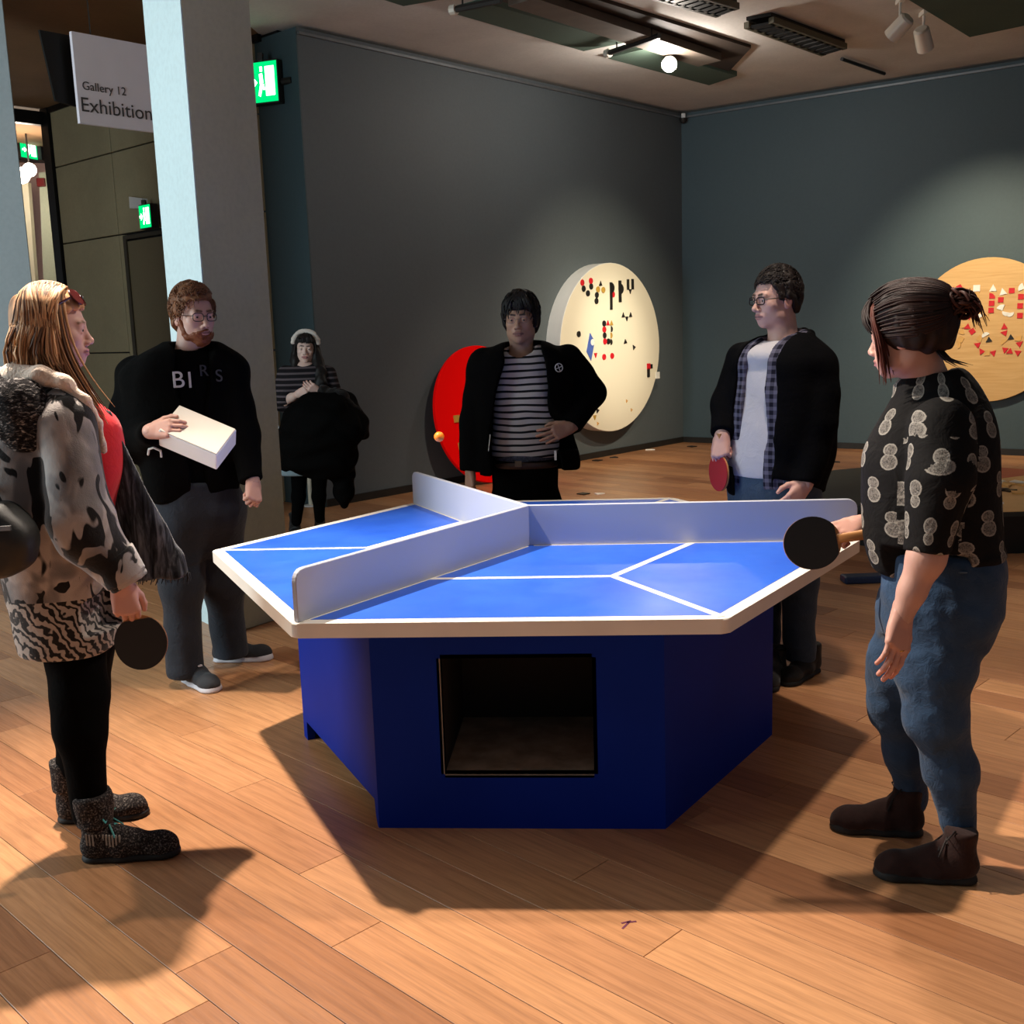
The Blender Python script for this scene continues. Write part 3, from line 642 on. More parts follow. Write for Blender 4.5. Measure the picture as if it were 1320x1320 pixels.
# ------------------------------------------------------------------ signs
def text_mesh(s, size, name, mat, parent, M4):
    cu = bpy.data.curves.new(name, 'FONT'); cu.body = s; cu.size = size; cu.extrude = .0015
    t = bpy.data.objects.new('t', cu); COL.objects.link(t)
    dg = bpy.context.evaluated_depsgraph_get(); me = bpy.data.meshes.new_from_object(t.evaluated_get(dg)); bpy.data.objects.remove(t)
    me.transform(M4); me.materials.clear(); me.name = name; return link(name, me, parent, mat)
def M4f(c, x, y):
    x = np.array(x, float); y = np.array(y, float); z = np.cross(x, y); m_ = Matrix.Identity(4)
    for i in range(3): m_[i][0], m_[i][1], m_[i][2], m_[i][3] = x[i], y[i], z[i], c[i]
    return m_
S0 = onplane(140, 100, (-2.9, 3.3, 0), FH)
TL, BL_, BR_ = [onplane(x, y, S0, NL) for x, y in ((92, 40), (90, 157), (262, 182))]
sg = empty('hanging_sign', tuple(TL), 'white hanging sign reading Gallery 12 Exhibitions', 'sign')
BL_[:2] = TL[:2]; BR_[2] = BL_[2]; TRr = BR_.copy(); TRr[2] = TL[2]
rel(bmobj('board', ext_bm([TL, TRr, BR_, BL_], -NL*.03), simple('sign_white', srgb(214, 212, 222), .6, vary=.02), sg), sg)
rel(bmobj('back_board', ext_bm([TL-NL*.1-DL*.16+V3(0, 0, .0), TRr-NL*.1, BR_-NL*.1, BL_-NL*.1-DL*.10+V3(0, 0, .14)], -NL*.02), M_BLACK, sg), sg)
for s_ in (.15, .85): rel(bmobj('wire', tube_bm([TL+(TRr-TL)*s_-NL*.015, TL+(TRr-TL)*s_-NL*.015+V3(0, 0, CH-TL[2])], .004, 6), M_DKGREY, sg), sg)
M_INK = simple('sign_ink', srgb(60, 58, 60), .7)
for s_, px, py, sz in (('Gallery 12', 106, 115, .074), ('Exhibitions', 104, 143, .128)):
    P = onplane(px, py, S0+NL*.001, NL); rel(text_mesh(s_, sz, 'lettering', M_INK, sg, M4f(P, DL, (0, 0, 1))), sg)
M_GREEN = emit('exit_green', (.0, .62, .16), 1.5); M_GWHITE = emit('exit_white', (.75, 1, .85), 4)
def exit_sign(c, x, w_, h_, label):
    """lit box; c centre, x horizontal direction of the face"""
    x = np.array(x, float)/np.linalg.norm(x); up = V3(0, 0, 1); n_ = np.cross(x, up); o = empty('exit_sign', tuple(c), label, 'sign')
    q = lambda pts: [x*a*w_+up*b*h_ for a, b in pts]
    bmobj('case', ext_bm([p-n_*.001 for p in q([(-.53, -.54), (.53, -.54), (.53, .54), (-.53, .54)])], -n_*.08), M_DKGREY, o)
    bmobj('green_face', ext_bm(q([(-.5, -.5), (.5, -.5), (.5, .5), (-.5, .5)]), n_*.004), M_GREEN, o)
    fig = bmesh.new()
    for pts in ([(.12, -.35), (.42, -.35), (.42, .38), (.12, .38)],): ext_bm([p+n_*.004 for p in q(pts)], n_*.003, fig)
    bmobj('door_symbol', fig, M_GWHITE, o)
    fig = bmesh.new()
    for pts in ([(-.06, -.05), (.06, -.02), (.03, .22), (-.07, .2)], [(-.05, -.05), (.05, -.05), (-.06, -.36), (-.13, -.33)], [(.0, -.05), (.07, -.05), (.1, -.2), (.04, -.2)],
                [(-.04, .26), (.04, .26), (.04, .38), (-.04, .38)], [(-.42, -.06), (-.24, -.06), (-.24, .06), (-.42, .06)], [(-.3, -.16), (-.14, 0), (-.3, .16)]):
        ext_bm([p+n_*.008 for p in q(pts)], n_*.003, fig)
    bmobj('running_figure', fig, M_GWHITE, o)
    bmobj('bracket', box_bm((0, 0, h_*.62), (.04, .04, h_*.2)), M_DKGREY, o)
    return o
EX = onplane(338, 106, WEND-DL*.25-NL*.45, FH)
exit_sign(EX, (math.cos(math.radians(-16)), math.sin(math.radians(-16)), 0), .30, .33, 'green lit exit sign beside the end of the grey wall')
bm = tube_bm([EX+V3(.1, .05, 0), WEND-NL*.1+V3(0, 0, EX[2])], .03, 8); tag(bmobj('trim_8', bm, M_DKGREY), 'dark arm holding the exit sign at the wall end', None, None, 'structure')
E2 = onplane(187, 279, PC+NPv*.12, NPv); exit_sign(E2, DP, .21, .22, 'small green lit exit sign over the lobby door')
o = bmobj('sensor_box', ext_bm([onplane(x, y, PC+NPv*.001, NPv) for x, y in ((173, 254), (190, 256), (190, 269), (174, 269))], NPv*.06), M_WHITE); tag(o, 'small white box on the lobby wall above the door sign', 'box')

# ------------------------------------------------------------------ passage beyond the glazing
PQ = V3(-8.2, 10.6, 0)
def card(pts, base, t, mat, name, label=None, cat=None, kind=None):
    q = [onplane(x, y, base, FH) for x, y in pts]; return tag(bmobj(name, ext_bm(q, FH*t), mat), label, cat, None, kind)
card([(-60, 100), (75, 100), (75, 640), (-60, 640)], PQ+FH*1.2, .1, concrete('passage_pink', srgb(205, 170, 158), .05, 1), 'wall_passage', 'pinkish plaster wall of the bright passage', None, 'structure')
card([(50, 222), (74, 222), (92, 600), (66, 600)], PQ, .2, M_PIL, 'trim_9', 'grey pier of the passage beyond the glazing', None, 'structure')
card([(27, 235), (36, 235), (64, 600), (52, 600)], PQ-FH*.2, .1, simple('pale_yellow_paint', srgb(226, 220, 192), .5, vary=.03), 'trim_10', 'pale yellow jamb of the bright passage', None, 'structure')
card([(10, 146), (40, 146), (42, 176), (14, 176)], PQ-FH*.1, .4, simple('bulkhead_cream', srgb(200, 196, 168), .6), 'trim_11', 'cream bulkhead of the bright passage', None, 'structure')
card([(18, 184), (52, 184), (54, 206), (20, 206)], PQ-FH*.1, .3, M_BLACK, 'trim_12', 'dark lintel across the bright passage', None, 'structure')
P = onplane(37, 194, PQ-FH*.24, FH); exit_sign(P, V3(.25, 1, 0), .3, .2, 'narrow green exit sign in the bright passage')
P = onplane(38, 219, PQ-FH*1.0, FH)
gl_ = empty('globe_lamp', tuple(P), 'round glowing lamp in the passage beyond the glazing', 'lamp')
bmobj('globe', lathe_bm([(.085*math.sin(math.pi*i/12), -.085*math.cos(math.pi*i/12)) for i in range(13)], 20), emit('globe_glow', (1, .86, .72), 9), gl_, smooth=True)
bmobj('stem', tube_bm([V3(0, 0, .08), V3(0, 0, CH+.05-P[2])], .012), M_DKGREY, gl_)
pl = bpy.data.lights.new('globe_light', 'POINT'); pl.energy = 60; pl.color = (1, .85, .7); pl.shadow_soft_size = .1
po = bpy.data.objects.new('globe_light', pl); COL.objects.link(po); po.location = P-FH*.25-V3(0, 0, .1)
P = onplane(53, 235, PQ-FH*.02, FH)
o = bmobj('call_point', box_bm((0, 0, 0), (.11, .05, .11)), simple('call_point_red', srgb(110, 20, 22), .5), loc=tuple(P), bevel=.008); tag(o, 'small dark red fire call point on the grey pier', 'call point')
# ================================================================== modelling engine for soft shapes (distance fields meshed with surface nets)
def smin(a, b, k):
    if k <= 0: return np.minimum(a, b)
    h = np.clip(.5+.5*(b-a)/k, 0, 1); return b+(a-b)*h-k*h*(1-h)
def smax(a, b, k): return -smin(-a, -b, k)
def surfnet(D, lo, h):
    S = D < 0; n = np.array(D.shape)-1
    sl = lambda o, A: A[o[0]:o[0]+n[0], o[1]:o[1]+n[1], o[2]:o[2]+n[2]]
    cs = [(i, j, k) for i in (0, 1) for j in (0, 1) for k in (0, 1)]
    cnt = sum(sl(c, S).astype(np.int8) for c in cs); act = (cnt > 0) & (cnt < 8)
    I = np.argwhere(act); ii, jj, kk = I.T; vals = {c: D[ii+c[0], jj+c[1], kk+c[2]] for c in cs}
    pos = np.zeros((len(I), 3)); w_ = np.zeros(len(I))
    for c in cs:
        for ax in range(3):
            if c[ax]: continue
            d = list(c); d[ax] = 1; d = tuple(d); a, b = vals[c], vals[d]; x = (a < 0) != (b < 0)
            t = np.where(x, a/np.where(x, a-b, 1), 0); p = np.tile(np.array(c, float), (len(I), 1)); p[:, ax] += t
            pos += p*x[:, None]; w_ += x
    verts = (pos/w_[:, None]+I)*h+lo
    vid = -np.ones(act.shape, np.int64); vid[act] = np.arange(len(I)); faces = []
    for ax in range(3):
        a1, a2 = (ax+1) % 3, (ax+2) % 3
        s0 = [slice(None)]*3; s1 = [slice(None)]*3; s0[ax] = slice(0, -1); s1[ax] = slice(1, None)
        A, B = S[tuple(s0)], S[tuple(s1)]; E_ = np.argwhere(A != B); inside = A[tuple(E_.T)]
        ok = (E_[:, a1] > 0) & (E_[:, a2] > 0) & (E_[:, a1] < D.shape[a1]-1) & (E_[:, a2] < D.shape[a2]-1); E_, inside = E_[ok], inside[ok]
        def cell(o1, o2):
            q = E_.copy(); q[:, a1] -= o1; q[:, a2] -= o2; return vid[tuple(q.T)]
        F = np.stack([cell(1, 1), cell(0, 1), cell(0, 0), cell(1, 0)], 1); F[~inside] = F[~inside][:, ::-1]; faces.append(F)
    return verts, np.concatenate(faces)
class Sdf:
    def __init__(s, h=.008): s.h = h; s.ops = []; s.post = []
    def add(s, fn, lo, hi, k=.02, mode='u', col=None):
        s.ops.append((mode, k, fn, np.array(lo, float), np.array(hi, float), col)); return s
    # --- primitives
    def cone(s, a, b, ra, rb, k=.02, mode='u', col=None, flat=None):
        """tapered limb; flat = (direction, factor) squashes it along a direction"""
        a, b = np.array(a, float), np.array(b, float); ab = b-a; L2 = ab@ab+1e-12; r = max(ra, rb)
        if flat is not None: n = np.array(flat[0], float); n = n/np.linalg.norm(n); g = flat[1]
        def fn(X, Y, Z):
            x, y, z = X-a[0], Y-a[1], Z-a[2]; t = np.clip((x*ab[0]+y*ab[1]+z*ab[2])/L2, 0, 1)
            x, y, z = x-t*ab[0], y-t*ab[1], z-t*ab[2]
            q = x*x+y*y+z*z
            if flat is not None: c = x*n[0]+y*n[1]+z*n[2]; q = q+c*c*(g*g-1)
            return np.sqrt(q)-(ra+(rb-ra)*t)
        return s.add(fn, np.minimum(a, b)-r, np.maximum(a, b)+r, k, mode, col)
    def chain(s, pts, rs, k=.02, mode='u', col=None, flat=None):
        for i in range(len(pts)-1): s.cone(pts[i], pts[i+1], rs[i], rs[i+1], k, mode, col, flat)
        return s
    def ell(s, c, r, R=None, k=.02, mode='u', col=None):
        c = np.array(c, float); r = np.array(r, float)*np.ones(3); R = np.eye(3) if R is None else np.array(R); m_ = r.max()
        def fn(X, Y, Z):
            x, y, z = X-c[0], Y-c[1], Z-c[2]
            q = [(R[0, i]*x+R[1, i]*y+R[2, i]*z)/r[i] for i in range(3)]
            k0 = np.sqrt(q[0]**2+q[1]**2+q[2]**2); k1 = np.sqrt((q[0]/r[0])**2+(q[1]/r[1])**2+(q[2]/r[2])**2)+1e-9
            return k0*(k0-1)/k1
        return s.add(fn, c-m_, c+m_, k, mode, col)
    def loft(s, rows, F, k=.02, mode='u', col=None, n=2.3, grow=0, cut=True):
        """rows of (z, cx, cy, a side, b front, b back); F horizontal facing"""
        rows = np.array(sorted(rows, key=lambda t: t[0]), float); z0, z1 = rows[0, 0], rows[-1, 0]
        zz = np.linspace(z0, z1, 90); tab = []
        for c in range(1, 6):
            y = rows[:, c]; x = rows[:, 0]; d = np.gradient(y, x) if len(x) > 2 else np.zeros(len(x))
            i = np.clip(np.searchsorted(x, zz)-1, 0, len(x)-2); hh = x[i+1]-x[i]; t = (zz-x[i])/hh
            tab.append((2*t**3-3*t*t+1)*y[i]+(t**3-2*t*t+t)*hh*d[i]+(-2*t**3+3*t*t)*y[i+1]+(t**3-t*t)*hh*d[i+1])
        f = np.array(F[:2], float); f /= np.linalg.norm(f)
        def fn(X, Y, Z):
            Zf = np.asarray(Z, float); cx, cy, a, bf, bb = [np.interp(Zf, zz, t) for t in tab]
            a, bf, bb = a+grow, bf+grow, bb+grow
            x, y = X-cx, Y-cy; v = x*f[0]+y*f[1]; u = x*f[1]-y*f[0]; b = np.where(v > 0, bf, bb)
            r = (np.abs(u/a)**n+np.abs(v/b)**n)**(1/n); d = (r-1)*np.minimum(a, b)
            return smax(d, np.maximum(Z-z1, z0-Z)+0*d, .015) if cut else d
        m_ = rows[:, 3:].max()+grow; lo = (rows[:, 1].min()-m_, rows[:, 2].min()-m_, z0); hi = (rows[:, 1].max()+m_, rows[:, 2].max()+m_, z1)
        s.tab = (zz, tab, f)
        return s.add(fn, lo, hi, k, mode, col)
    def half(s, P, n, k=.005, lo=None, hi=None):
        """cut away everything on the side n points to"""
        P, n = np.array(P, float), np.array(n, float); n /= np.linalg.norm(n)
        return s.add(lambda X, Y, Z: -((X-P[0])*n[0]+(Y-P[1])*n[1]+(Z-P[2])*n[2]), lo if lo is not None else (-99,)*3, hi if hi is not None else (99,)*3, k, 's')
    # --- meshing
    def grid(s):
        lo = np.min([o[3] for o in s.ops if o[0] == 'u'], 0)-3*s.h-.012; hi = np.max([o[4] for o in s.ops if o[0] == 'u'], 0)+3*s.h+.012
        n = np.ceil((hi-lo)/s.h).astype(int)+1; ax = [lo[i]+s.h*np.arange(n[i]) for i in range(3)]; D = np.full(n, .5)
        for mode, k, fn, a, b, col in s.ops:
            m_ = k+2.5*s.h+.006; i0 = np.maximum(0, np.floor((a-m_-lo)/s.h)).astype(int) if a[0] > -90 else np.zeros(3, int); i1 = np.minimum(n, np.ceil((b+m_-lo)/s.h)+1).astype(int) if b[0] < 90 else n
            if (i1 <= i0).any(): continue
            sl = tuple(slice(p, q) for p, q in zip(i0, i1))
            d = fn(ax[0][sl[0]][:, None, None], ax[1][sl[1]][None, :, None], ax[2][sl[2]][None, None, :])
            D[sl] = smin(D[sl], d, k) if mode == 'u' else smax(D[sl], -d, k)
        for p in s.post: D = p(ax[0][:, None, None], ax[1][None, :, None], ax[2][None, None, :], D)
        return D, lo
    def arrays(s, base=(.5, .5, .5), blend=.004):
        D, lo = s.grid(); v, f = surfnet(D, lo, s.h); col = np.tile(np.array(base, float), (len(v), 1))
        best = np.full(len(v), .006)
        for mode, k, fn, a, b, c in s.ops:
            if c is None: continue
            ok = ((v > a-.02) & (v < b+.02)).all(1)
            if not ok.any(): continue
            q = v[ok]; d = fn(q[:, 0], q[:, 1], q[:, 2]); t = np.clip((blend-d)/blend, 0, 1)[:, None]; col[ok] = col[ok]*(1-t)+np.array(c)*t
        return v, f, col
def folds(amp, freq, seed, axis=(0, 0, 1)):
    """creases for cloth: a few warped waves"""
    r = np.random.RandomState(seed); ks = []
    for i in range(4):
        d = r.normal(size=3); d = d+np.array(axis, float)*1.2*np.sign(r.rand()-.3); d /= np.linalg.norm(d); ks.append((d*freq*(.6+.9*r.rand()), r.rand()*6, r.normal(size=3)*freq*.45, r.rand()*6))
    def fn(X, Y, Z, D):
        o = 0
        for kv, p, wv, q in ks: o = o+np.sin(kv[0]*X+kv[1]*Y+kv[2]*Z+p+1.4*np.sin(wv[0]*X+wv[1]*Y+wv[2]*Z+q))
        return D+amp*o/2
    return fn
def to_mesh(name, v, f, col=None, org=(0, 0, 0), mats=(), fm=None):
    me = bpy.data.meshes.new(name); v = np.asarray(v, float)-np.array(org, float); f = np.asarray(f)
    me.vertices.add(len(v)); me.vertices.foreach_set('co', v.ravel()); me.loops.add(f.size); me.loops.foreach_set('vertex_index', f.ravel().astype(np.int32))
    me.polygons.add(len(f)); me.polygons.foreach_set('loop_start', (np.arange(len(f))*f.shape[1]).astype(np.int32)); me.polygons.foreach_set('loop_total', np.full(len(f), f.shape[1], np.int32))
    if fm is not None: me.polygons.foreach_set('material_index', np.asarray(fm, np.int32))
    me.update(calc_edges=True); me.validate(); me.polygons.foreach_set('use_smooth', np.ones(len(me.polygons), bool))
    if col is not None:
        at = me.color_attributes.new('Col', 'FLOAT_COLOR', 'POINT'); at.data.foreach_set('color', np.c_[col, np.ones(len(col))].ravel())
    for m_ in mats: me.materials.append(m_)
    return me
def merge(parts):
    V_, F_, C_ = [], [], []; o = 0
    for v, f, c in parts:
        V_.append(v); F_.append(f+o); C_.append(c); o += len(v)
    return np.concatenate(V_), np.concatenate(F_), np.concatenate(C_)
def vcol(name, rough=.5, bump=0, bscale=80, spec=.4, sss=0, vary=0, aniso=None):
    M_ = Mat(name, (.5, .5, .5), rough, 0, spec); at = M_.n('ShaderNodeVertexColor'); at.layer_name = 'Col'; c = at.outputs[0]
    v = M_.coord()
    if vary: c = M_.mix(1.0, c, M_.ramp(M_.noise(v, 30, 4), [(.3, (1-vary,)*3), (.7, (1,)*3)]), 'MULTIPLY')
    M_.color(c)
    if bump: M_.bump(M_.noise(v, bscale, 3), bump, .003)
    if sss: M_.set('Subsurface Weight', sss); M_.set('Subsurface Radius', (.012, .005, .003)); M_.set('Subsurface Scale', .5)
    return M_.m
def cloth(name, col, rough=.85, vary=.15, vscale=12, bump=.25, bscale=25, weave=400, sheen=.1):
    M_ = Mat(name, col, rough, 0, .25 if sheen else .06); v = M_.coord()
    M_.color(M_.ramp(M_.noise(v, vscale, 5, .6), [(.3, tuple(c*(1-vary) for c in col)), (.7, tuple(min(1, c*(1+vary)) for c in col))]))
    h = M_.math('ADD', M_.noise(v, bscale, 3, .6, .8), M_.math('MULTIPLY', M_.noise(v, weave, 2), .12)); M_.bump(h, bump, .012)
    if sheen: M_.set('Sheen Weight', sheen); M_.set('Sheen Roughness', .5)
    return M_.m
M_SKIN = vcol('skin', .5, .05, 160, .4, .12, .05)
M_HAIR = vcol('hair', .58, 0, 80, .3)
M_EYEW = Mat('eye', (.42, .38, .36), .35).m
M_EYED = Mat('iris', (.03, .02, .015), .15).m

# ------------------------------------------------------------------ figure parts
class Fig:
    def __init__(s, B, F, label, skin=(.60, .36, .27)):
        s.B = np.array([B[0], B[1], 0.]); f = np.array([F[0], F[1], 0.]); s.F = f/np.linalg.norm(f); s.S = V3(s.F[1], -s.F[0], 0)   # S: the figure's right
        s.skin = np.array(skin); s.root = empty('person', tuple(s.B), label, 'person'); s.parts = []
    def pt(s, x, y, off=0): return onplane(x, y, s.B+FH*off, FH)
    def m(s, px, off=0): return px*((s.B+FH*off-CAM)@FH/FPX)*1.0
    def rows(s, R, ratio=.65, back=None, F=None):
        """pixel rows (y, xl, xr[, off[, ratio]]) -> loft rows"""
        F = s.F if F is None else np.array(F)/np.linalg.norm(F); S = V3(F[1], -F[0], 0); out = []
        for r in R:
            off = r[3] if len(r) > 3 else 0; rt = r[4] if len(r) > 4 else ratio
            a_, b_ = s.pt(r[1], r[0], off), s.pt(r[2], r[0], off); c = (a_+b_)/2; w_ = np.linalg.norm(b_-a_)/2
            a = w_/math.sqrt((S@RH)**2+rt*rt*(F@RH)**2); out.append((c[2], c[0], c[1], a, a*rt, a*rt*(back or 1)))
        return out
    def put(s, name, sd, mat, parent=None, col=(.5, .5, .5), label=None):
        v, f, c = sd.arrays(col); o = link(name, to_mesh(name, v, f, c, s.B, (mat,)), parent or s.root)
        if label: o['label'] = label
        return o
    def putbm(s, name, bm, mat, parent=None, smooth=True, label=None):
        for v in bm.verts: v.co -= Vector(s.B)
        o = bmobj(name, bm, mat, parent or s.root, smooth=smooth)
        if label: o['label'] = label
        return o
    # --- head
    def head(s, x, y, F, sc=1., off=0, female=False, lips=None, brow=None, neck=None, nr=.056, tilt=0, stubble=None):
        c = s.pt(x, y, off); F = np.array(F, float); F /= np.linalg.norm(F); X = np.cross(F, (0, 0, 1)); X /= np.linalg.norm(X); Up = np.cross(X, F)
        X, Up = X*math.cos(tilt)+Up*math.sin(tilt), Up*math.cos(tilt)-X*math.sin(tilt)
        R = np.array([X, F, Up]).T; s.hc, s.hR, s.hs = c, R, sc
        L = lambda *p: c+R@(np.array(p, float)*sc)
        s.L = L; sd = Sdf(.0034); sk = s.skin; lipc = lips if lips is not None else sk*V3(.82, .55, .55); bw = brow if brow is not None else V3(.06, .035, .02)
        E = lambda p, r, k, mode='u', col=None: sd.ell(L(*p), np.array(r)*sc, R, k*sc, mode, col)
        Cn = lambda a, b, ra, rb, k, mode='u', col=None: sd.cone(L(*a), L(*b), ra*sc, rb*sc, k*sc, mode, col)
        j = .9 if female else 1.
        E((0, -.014, .034), (.076, .095, .084), .01); E((0, .028, -.022), (.063*(.97 if female else 1), .060, .085), .03)
        E((0, .036, -.076), (.049*j, .046, .036), .03); E((0, .066, -.098), (.021*j, .018, .018), .025)
        for q in (-1, 1):
            E((q*.040, .054, -.026), (.022, .024, .022), .02); E((q*.046*j, .005, -.068), (.02, .035, .03), .03)
        Cn((-.036, .078, .017), (.036, .078, .017), .0095 if female else .012, .0095 if female else .012, .018)
        for q in (-1, 1): E((q*.031, .1, -.004), (.0175, .02, .0125), .012, 's')
        nt = .0055 if female else .001
        Cn((0, .084, .004), (0, .109-nt, -.033), .0075, .0098, .014); E((0, .108-nt, -.037), (.0115, .0105, .0098), .009)
        for q in (-1, 1): E((q*.0125, .096, -.042), (.0075, .0105, .0075), .006); E((q*.007, .104, -.0485), (.0035, .004, .003), .003, 's', sk*.35)
        E((0, .074, -.066), (.030, .019, .022), .015)
        for q in (-1, 1):
            for zz, a0, a1, r0, r1 in ((-.0645, (0, .0945), (.012, .0935), .0046, .0044), (-.0745, (0, .0935), (.011, .0925), .0056, .0050)):
                Cn((0, a0[1], zz), (q*a1[0], a1[1], zz+.0005), r0, r1, .004, 'u', lipc); Cn((q*a1[0], a1[1], zz), (q*.0235, .0865, -.0692), r1, .0024, .004, 'u', lipc)
            Cn((0, .0990, -.0693), (q*.013, .0965, -.0693), .0016, .0016, .002, 's', lipc*.45); Cn((q*.013, .0965, -.0693), (q*.0245, .0885, -.0690), .0016, .0014, .002, 's', lipc*.45)
        for q in (-1, 1):          # eyelids, brows, ears
            E((q*.031, .0745, .0022), (.0152, .0148, .0105), .006); E((q*.031, .0745, -.0085), (.0145, .0135, .0065), .005)
            bt = .0026 if female else .0034; Cn((q*.013, .0905, .0210), (q*.032, .0885, .0235), bt, bt, .003, 'u', bw); Cn((q*.032, .0885, .0235), (q*.047, .077, .0185), bt, .0018, .003, 'u', bw)
            E((q*.077, -.008, -.012), (.009, .0205, .032), .006, 'u', sk*V3(1.03, .88, .86)); E((q*.086, -.004, -.010), (.0065, .011, .019), .005, 's')
        nb = np.array(neck) if neck is not None else L(0, -.03, -.2)
        sd.cone(L(0, -.022, -.05), nb, nr*sc, nr*1.12*sc, .03*sc); sd.ell(nb-V3(0, 0, .03), (nr*1.2*sc, nr*1.2*sc, .05), None, .03)
        s.parts.append(sd.arrays(sk)); s.nb = nb
        if stubble is not None:
            v, f, cc = s.parts[-1]; q = ((v-c)@R)/sc
            wgt = np.clip((-.04-q[:, 2])/.03, 0, 1)*np.clip((q[:, 1]-.0)/.03, 0, 1)*np.clip((q[:, 2]+.125)/.02, 0, 1)*stubble[1]
            cc[:] = cc*(1-wgt[:, None])+np.array(stubble[0])*wgt[:, None]
        s.eyes = []
        for q in (-1, 1):
            for r, p, m_ in ((.0120, (q*.031, .0768, -.0030), M_EYEW), (.0068, (q*.031, .0833, -.0030), M_EYED)):
                s.eyes.append((lathe_bm([(r*sc*math.sin(math.pi*i/8), -r*sc*math.cos(math.pi*i/8)) for i in range(9)], 12, L(*p)), m_))
        return s
    # --- hand
    def hand(s, wrist, d, n, thumb, curl=(.3, .4, .3), tcurl=.5, sc=1., elbow=None, re=.04, spread=.0, rw=.027, fl=1., ring=None):
        """d: fingers' direction, n: palm normal, thumb: +1/-1 side = thumb on n x d side"""
        d = np.array(d, float); d /= np.linalg.norm(d); n = np.array(n, float); n = n-d*(n@d); n /= np.linalg.norm(n); t = np.cross(n, d)*thumb
        W_ = np.array(wrist, float); L = lambda x, y, z: W_+(d*x+t*y+n*z)*sc
        s.grip = L(.088, 0, .028)
        sd = Sdf(.0028); sk = s.skin*V3(1.0, .93, .92); fl3 = (n, 1.35)
        kn = [(.088, .030), (.093, .0105), (.089, -.0095), (.081, -.028)]; ln = [(.040, .025, .021), (.045, .028, .022), (.041, .027, .021), (.032, .020, .019)]
        for i, ((kx, ky), l) in enumerate(zip(kn, ln)):
            sd.cone(L(.005, ky*.55, 0), L(kx, ky, -.002), .0165*sc, .0122*sc, .012*sc)
            p = L(kx, ky, -.002); a = 0; rr_ = (.0092, .0085, .0078, .0068) if i < 3 else (.0080, .0073, .0067, .006)
            for jn in range(3):
                a += (curl[i][jn] if hasattr(curl[0], '__len__') else curl[jn]*(1+.06*i)); dv = d*math.cos(a)+n*math.sin(a)+t*(ky*spread); dv /= np.linalg.norm(dv)
                q = p+dv*l[jn]*sc*fl; sd.cone(p, q, rr_[jn]*sc, rr_[jn+1]*sc, .0025*sc, 'u', sk*V3(1.05, .86, .84) if jn == 2 else None); p = q
            if ring == i: s.ringpos = (L(kx, ky, 0)+(q-q), d)
        sd.ell(L(.045, .0, .004), (.05*sc, .036*sc, .017*sc), np.array([d, t, n]).T, .01*sc); sd.ell(L(.034, .026, .012), (.032*sc, .017*sc, .016*sc), np.array([d, t, n]).T, .01*sc)
        c_ = math.cos(tcurl); s_ = math.sin(tcurl)
        p0 = L(.022, .028, .008); p1 = p0+(d*.72+t*.62*c_+n*.62*s_)*.043*sc; p2 = p1+(d*.88+t*.30*c_+n*.45*s_)*.031*sc; p3 = p2+(d*.9-t*.1*s_+n*.42*s_)*.024*sc
        sd.chain([p0, p1, p2, p3], [.0165*sc, .0115*sc, .0098*sc, .0078*sc], .006*sc)
        sd.cone(L(-.02, 0, 0), L(.01, 0, 0), rw*1.02*sc, .0265*sc, .014*sc, flat=(n, 1.25))
        s.parts.append(sd.arrays(sk))
        if elbow is not None:
            e = np.array(elbow, float); sd = Sdf(.006); q = W_+(e-W_)*.32
            sd.chain([L(.006, 0, 0), q, W_+(e-W_)*.75, e], [rw*sc*.98, rw*1.22*sc, re, re*.96], .02, flat=(n, 1.12)); s.parts.append(sd.arrays(s.skin))
        return s
    def hidden(s, segs):
        """plain body under the clothes: list of (a, b, ra, rb)"""
        sd = Sdf(.014)
        for a, b, ra, rb in segs: sd.cone(a, b, ra, rb, .05)
        s.parts.append(sd.arrays(s.skin))
    def finish_body(s):
        v, f, c = merge(s.parts); me = to_mesh('body', v, f, c, s.B, (M_SKIN,))
        bm = bmesh.new(); bm.from_mesh(me); me.materials.append(M_EYEW); me.materials.append(M_EYED)
        for eb, m_ in s.eyes:
            mi = 1 if m_ is M_EYEW else 2; vm = {w_: bm.verts.new(w_.co-Vector(s.B)) for w_ in eb.verts}
            for fc in eb.faces:
                nf = bm.faces.new([vm[w_] for w_ in fc.verts]); nf.material_index = mi; nf.smooth = True
            eb.free()
        bm.to_mesh(me); bm.free(); return link('body', me, s.root)
    # --- hair cap in head space: line = [(y, z)...] lower edge of the hair going from back to front
    def haircap(s, line, col, thick=.014, top=0, seed=1, amp=.004, freq=90, extra=None, sy=1., h=.0045):
        sd = Sdf(h); R, sc, c = s.hR, s.hs, s.hc; L = s.L
        sd.ell(L(0, -.016, .036), (np.array([.076, .096*sy, .086])+thick+np.array([0, 0, top]))*sc, R, .01)
        sd.ell(L(0, -.02, -.02), (np.array([.070, .080, .08])+thick)*sc, R, .03*sc)
        if extra: extra(sd, L, R, sc)
        ly, lz = np.array(line).T
        def cutf(X, Y, Z, D):
            x, y, z = X-c[0], Y-c[1], Z-c[2]; q = [(R[0, i]*x+R[1, i]*y+R[2, i]*z)/sc for i in range(3)]
            zl = np.interp(q[1], ly, lz); D = smax(D, (zl-q[2])*sc*.8, .012*sc)
            r = np.random.RandomState(seed); o = 0
            for i in range(4):
                k_ = r.normal(size=3)*freq; o = o+np.sin(k_[0]*q[0]+k_[1]*q[1]+k_[2]*q[2]*.5+r.rand()*6)
            return D+amp*o*.5
        sd.post.append(cutf); v, f, cc = sd.arrays(col)
        q = ((v-c)@R)/sc; r = np.random.RandomState(seed+5); o = sum(np.sin(q@(r.normal(size=3)*np.array([160, 60, 60]))+r.rand()*6) for _ in range(4))
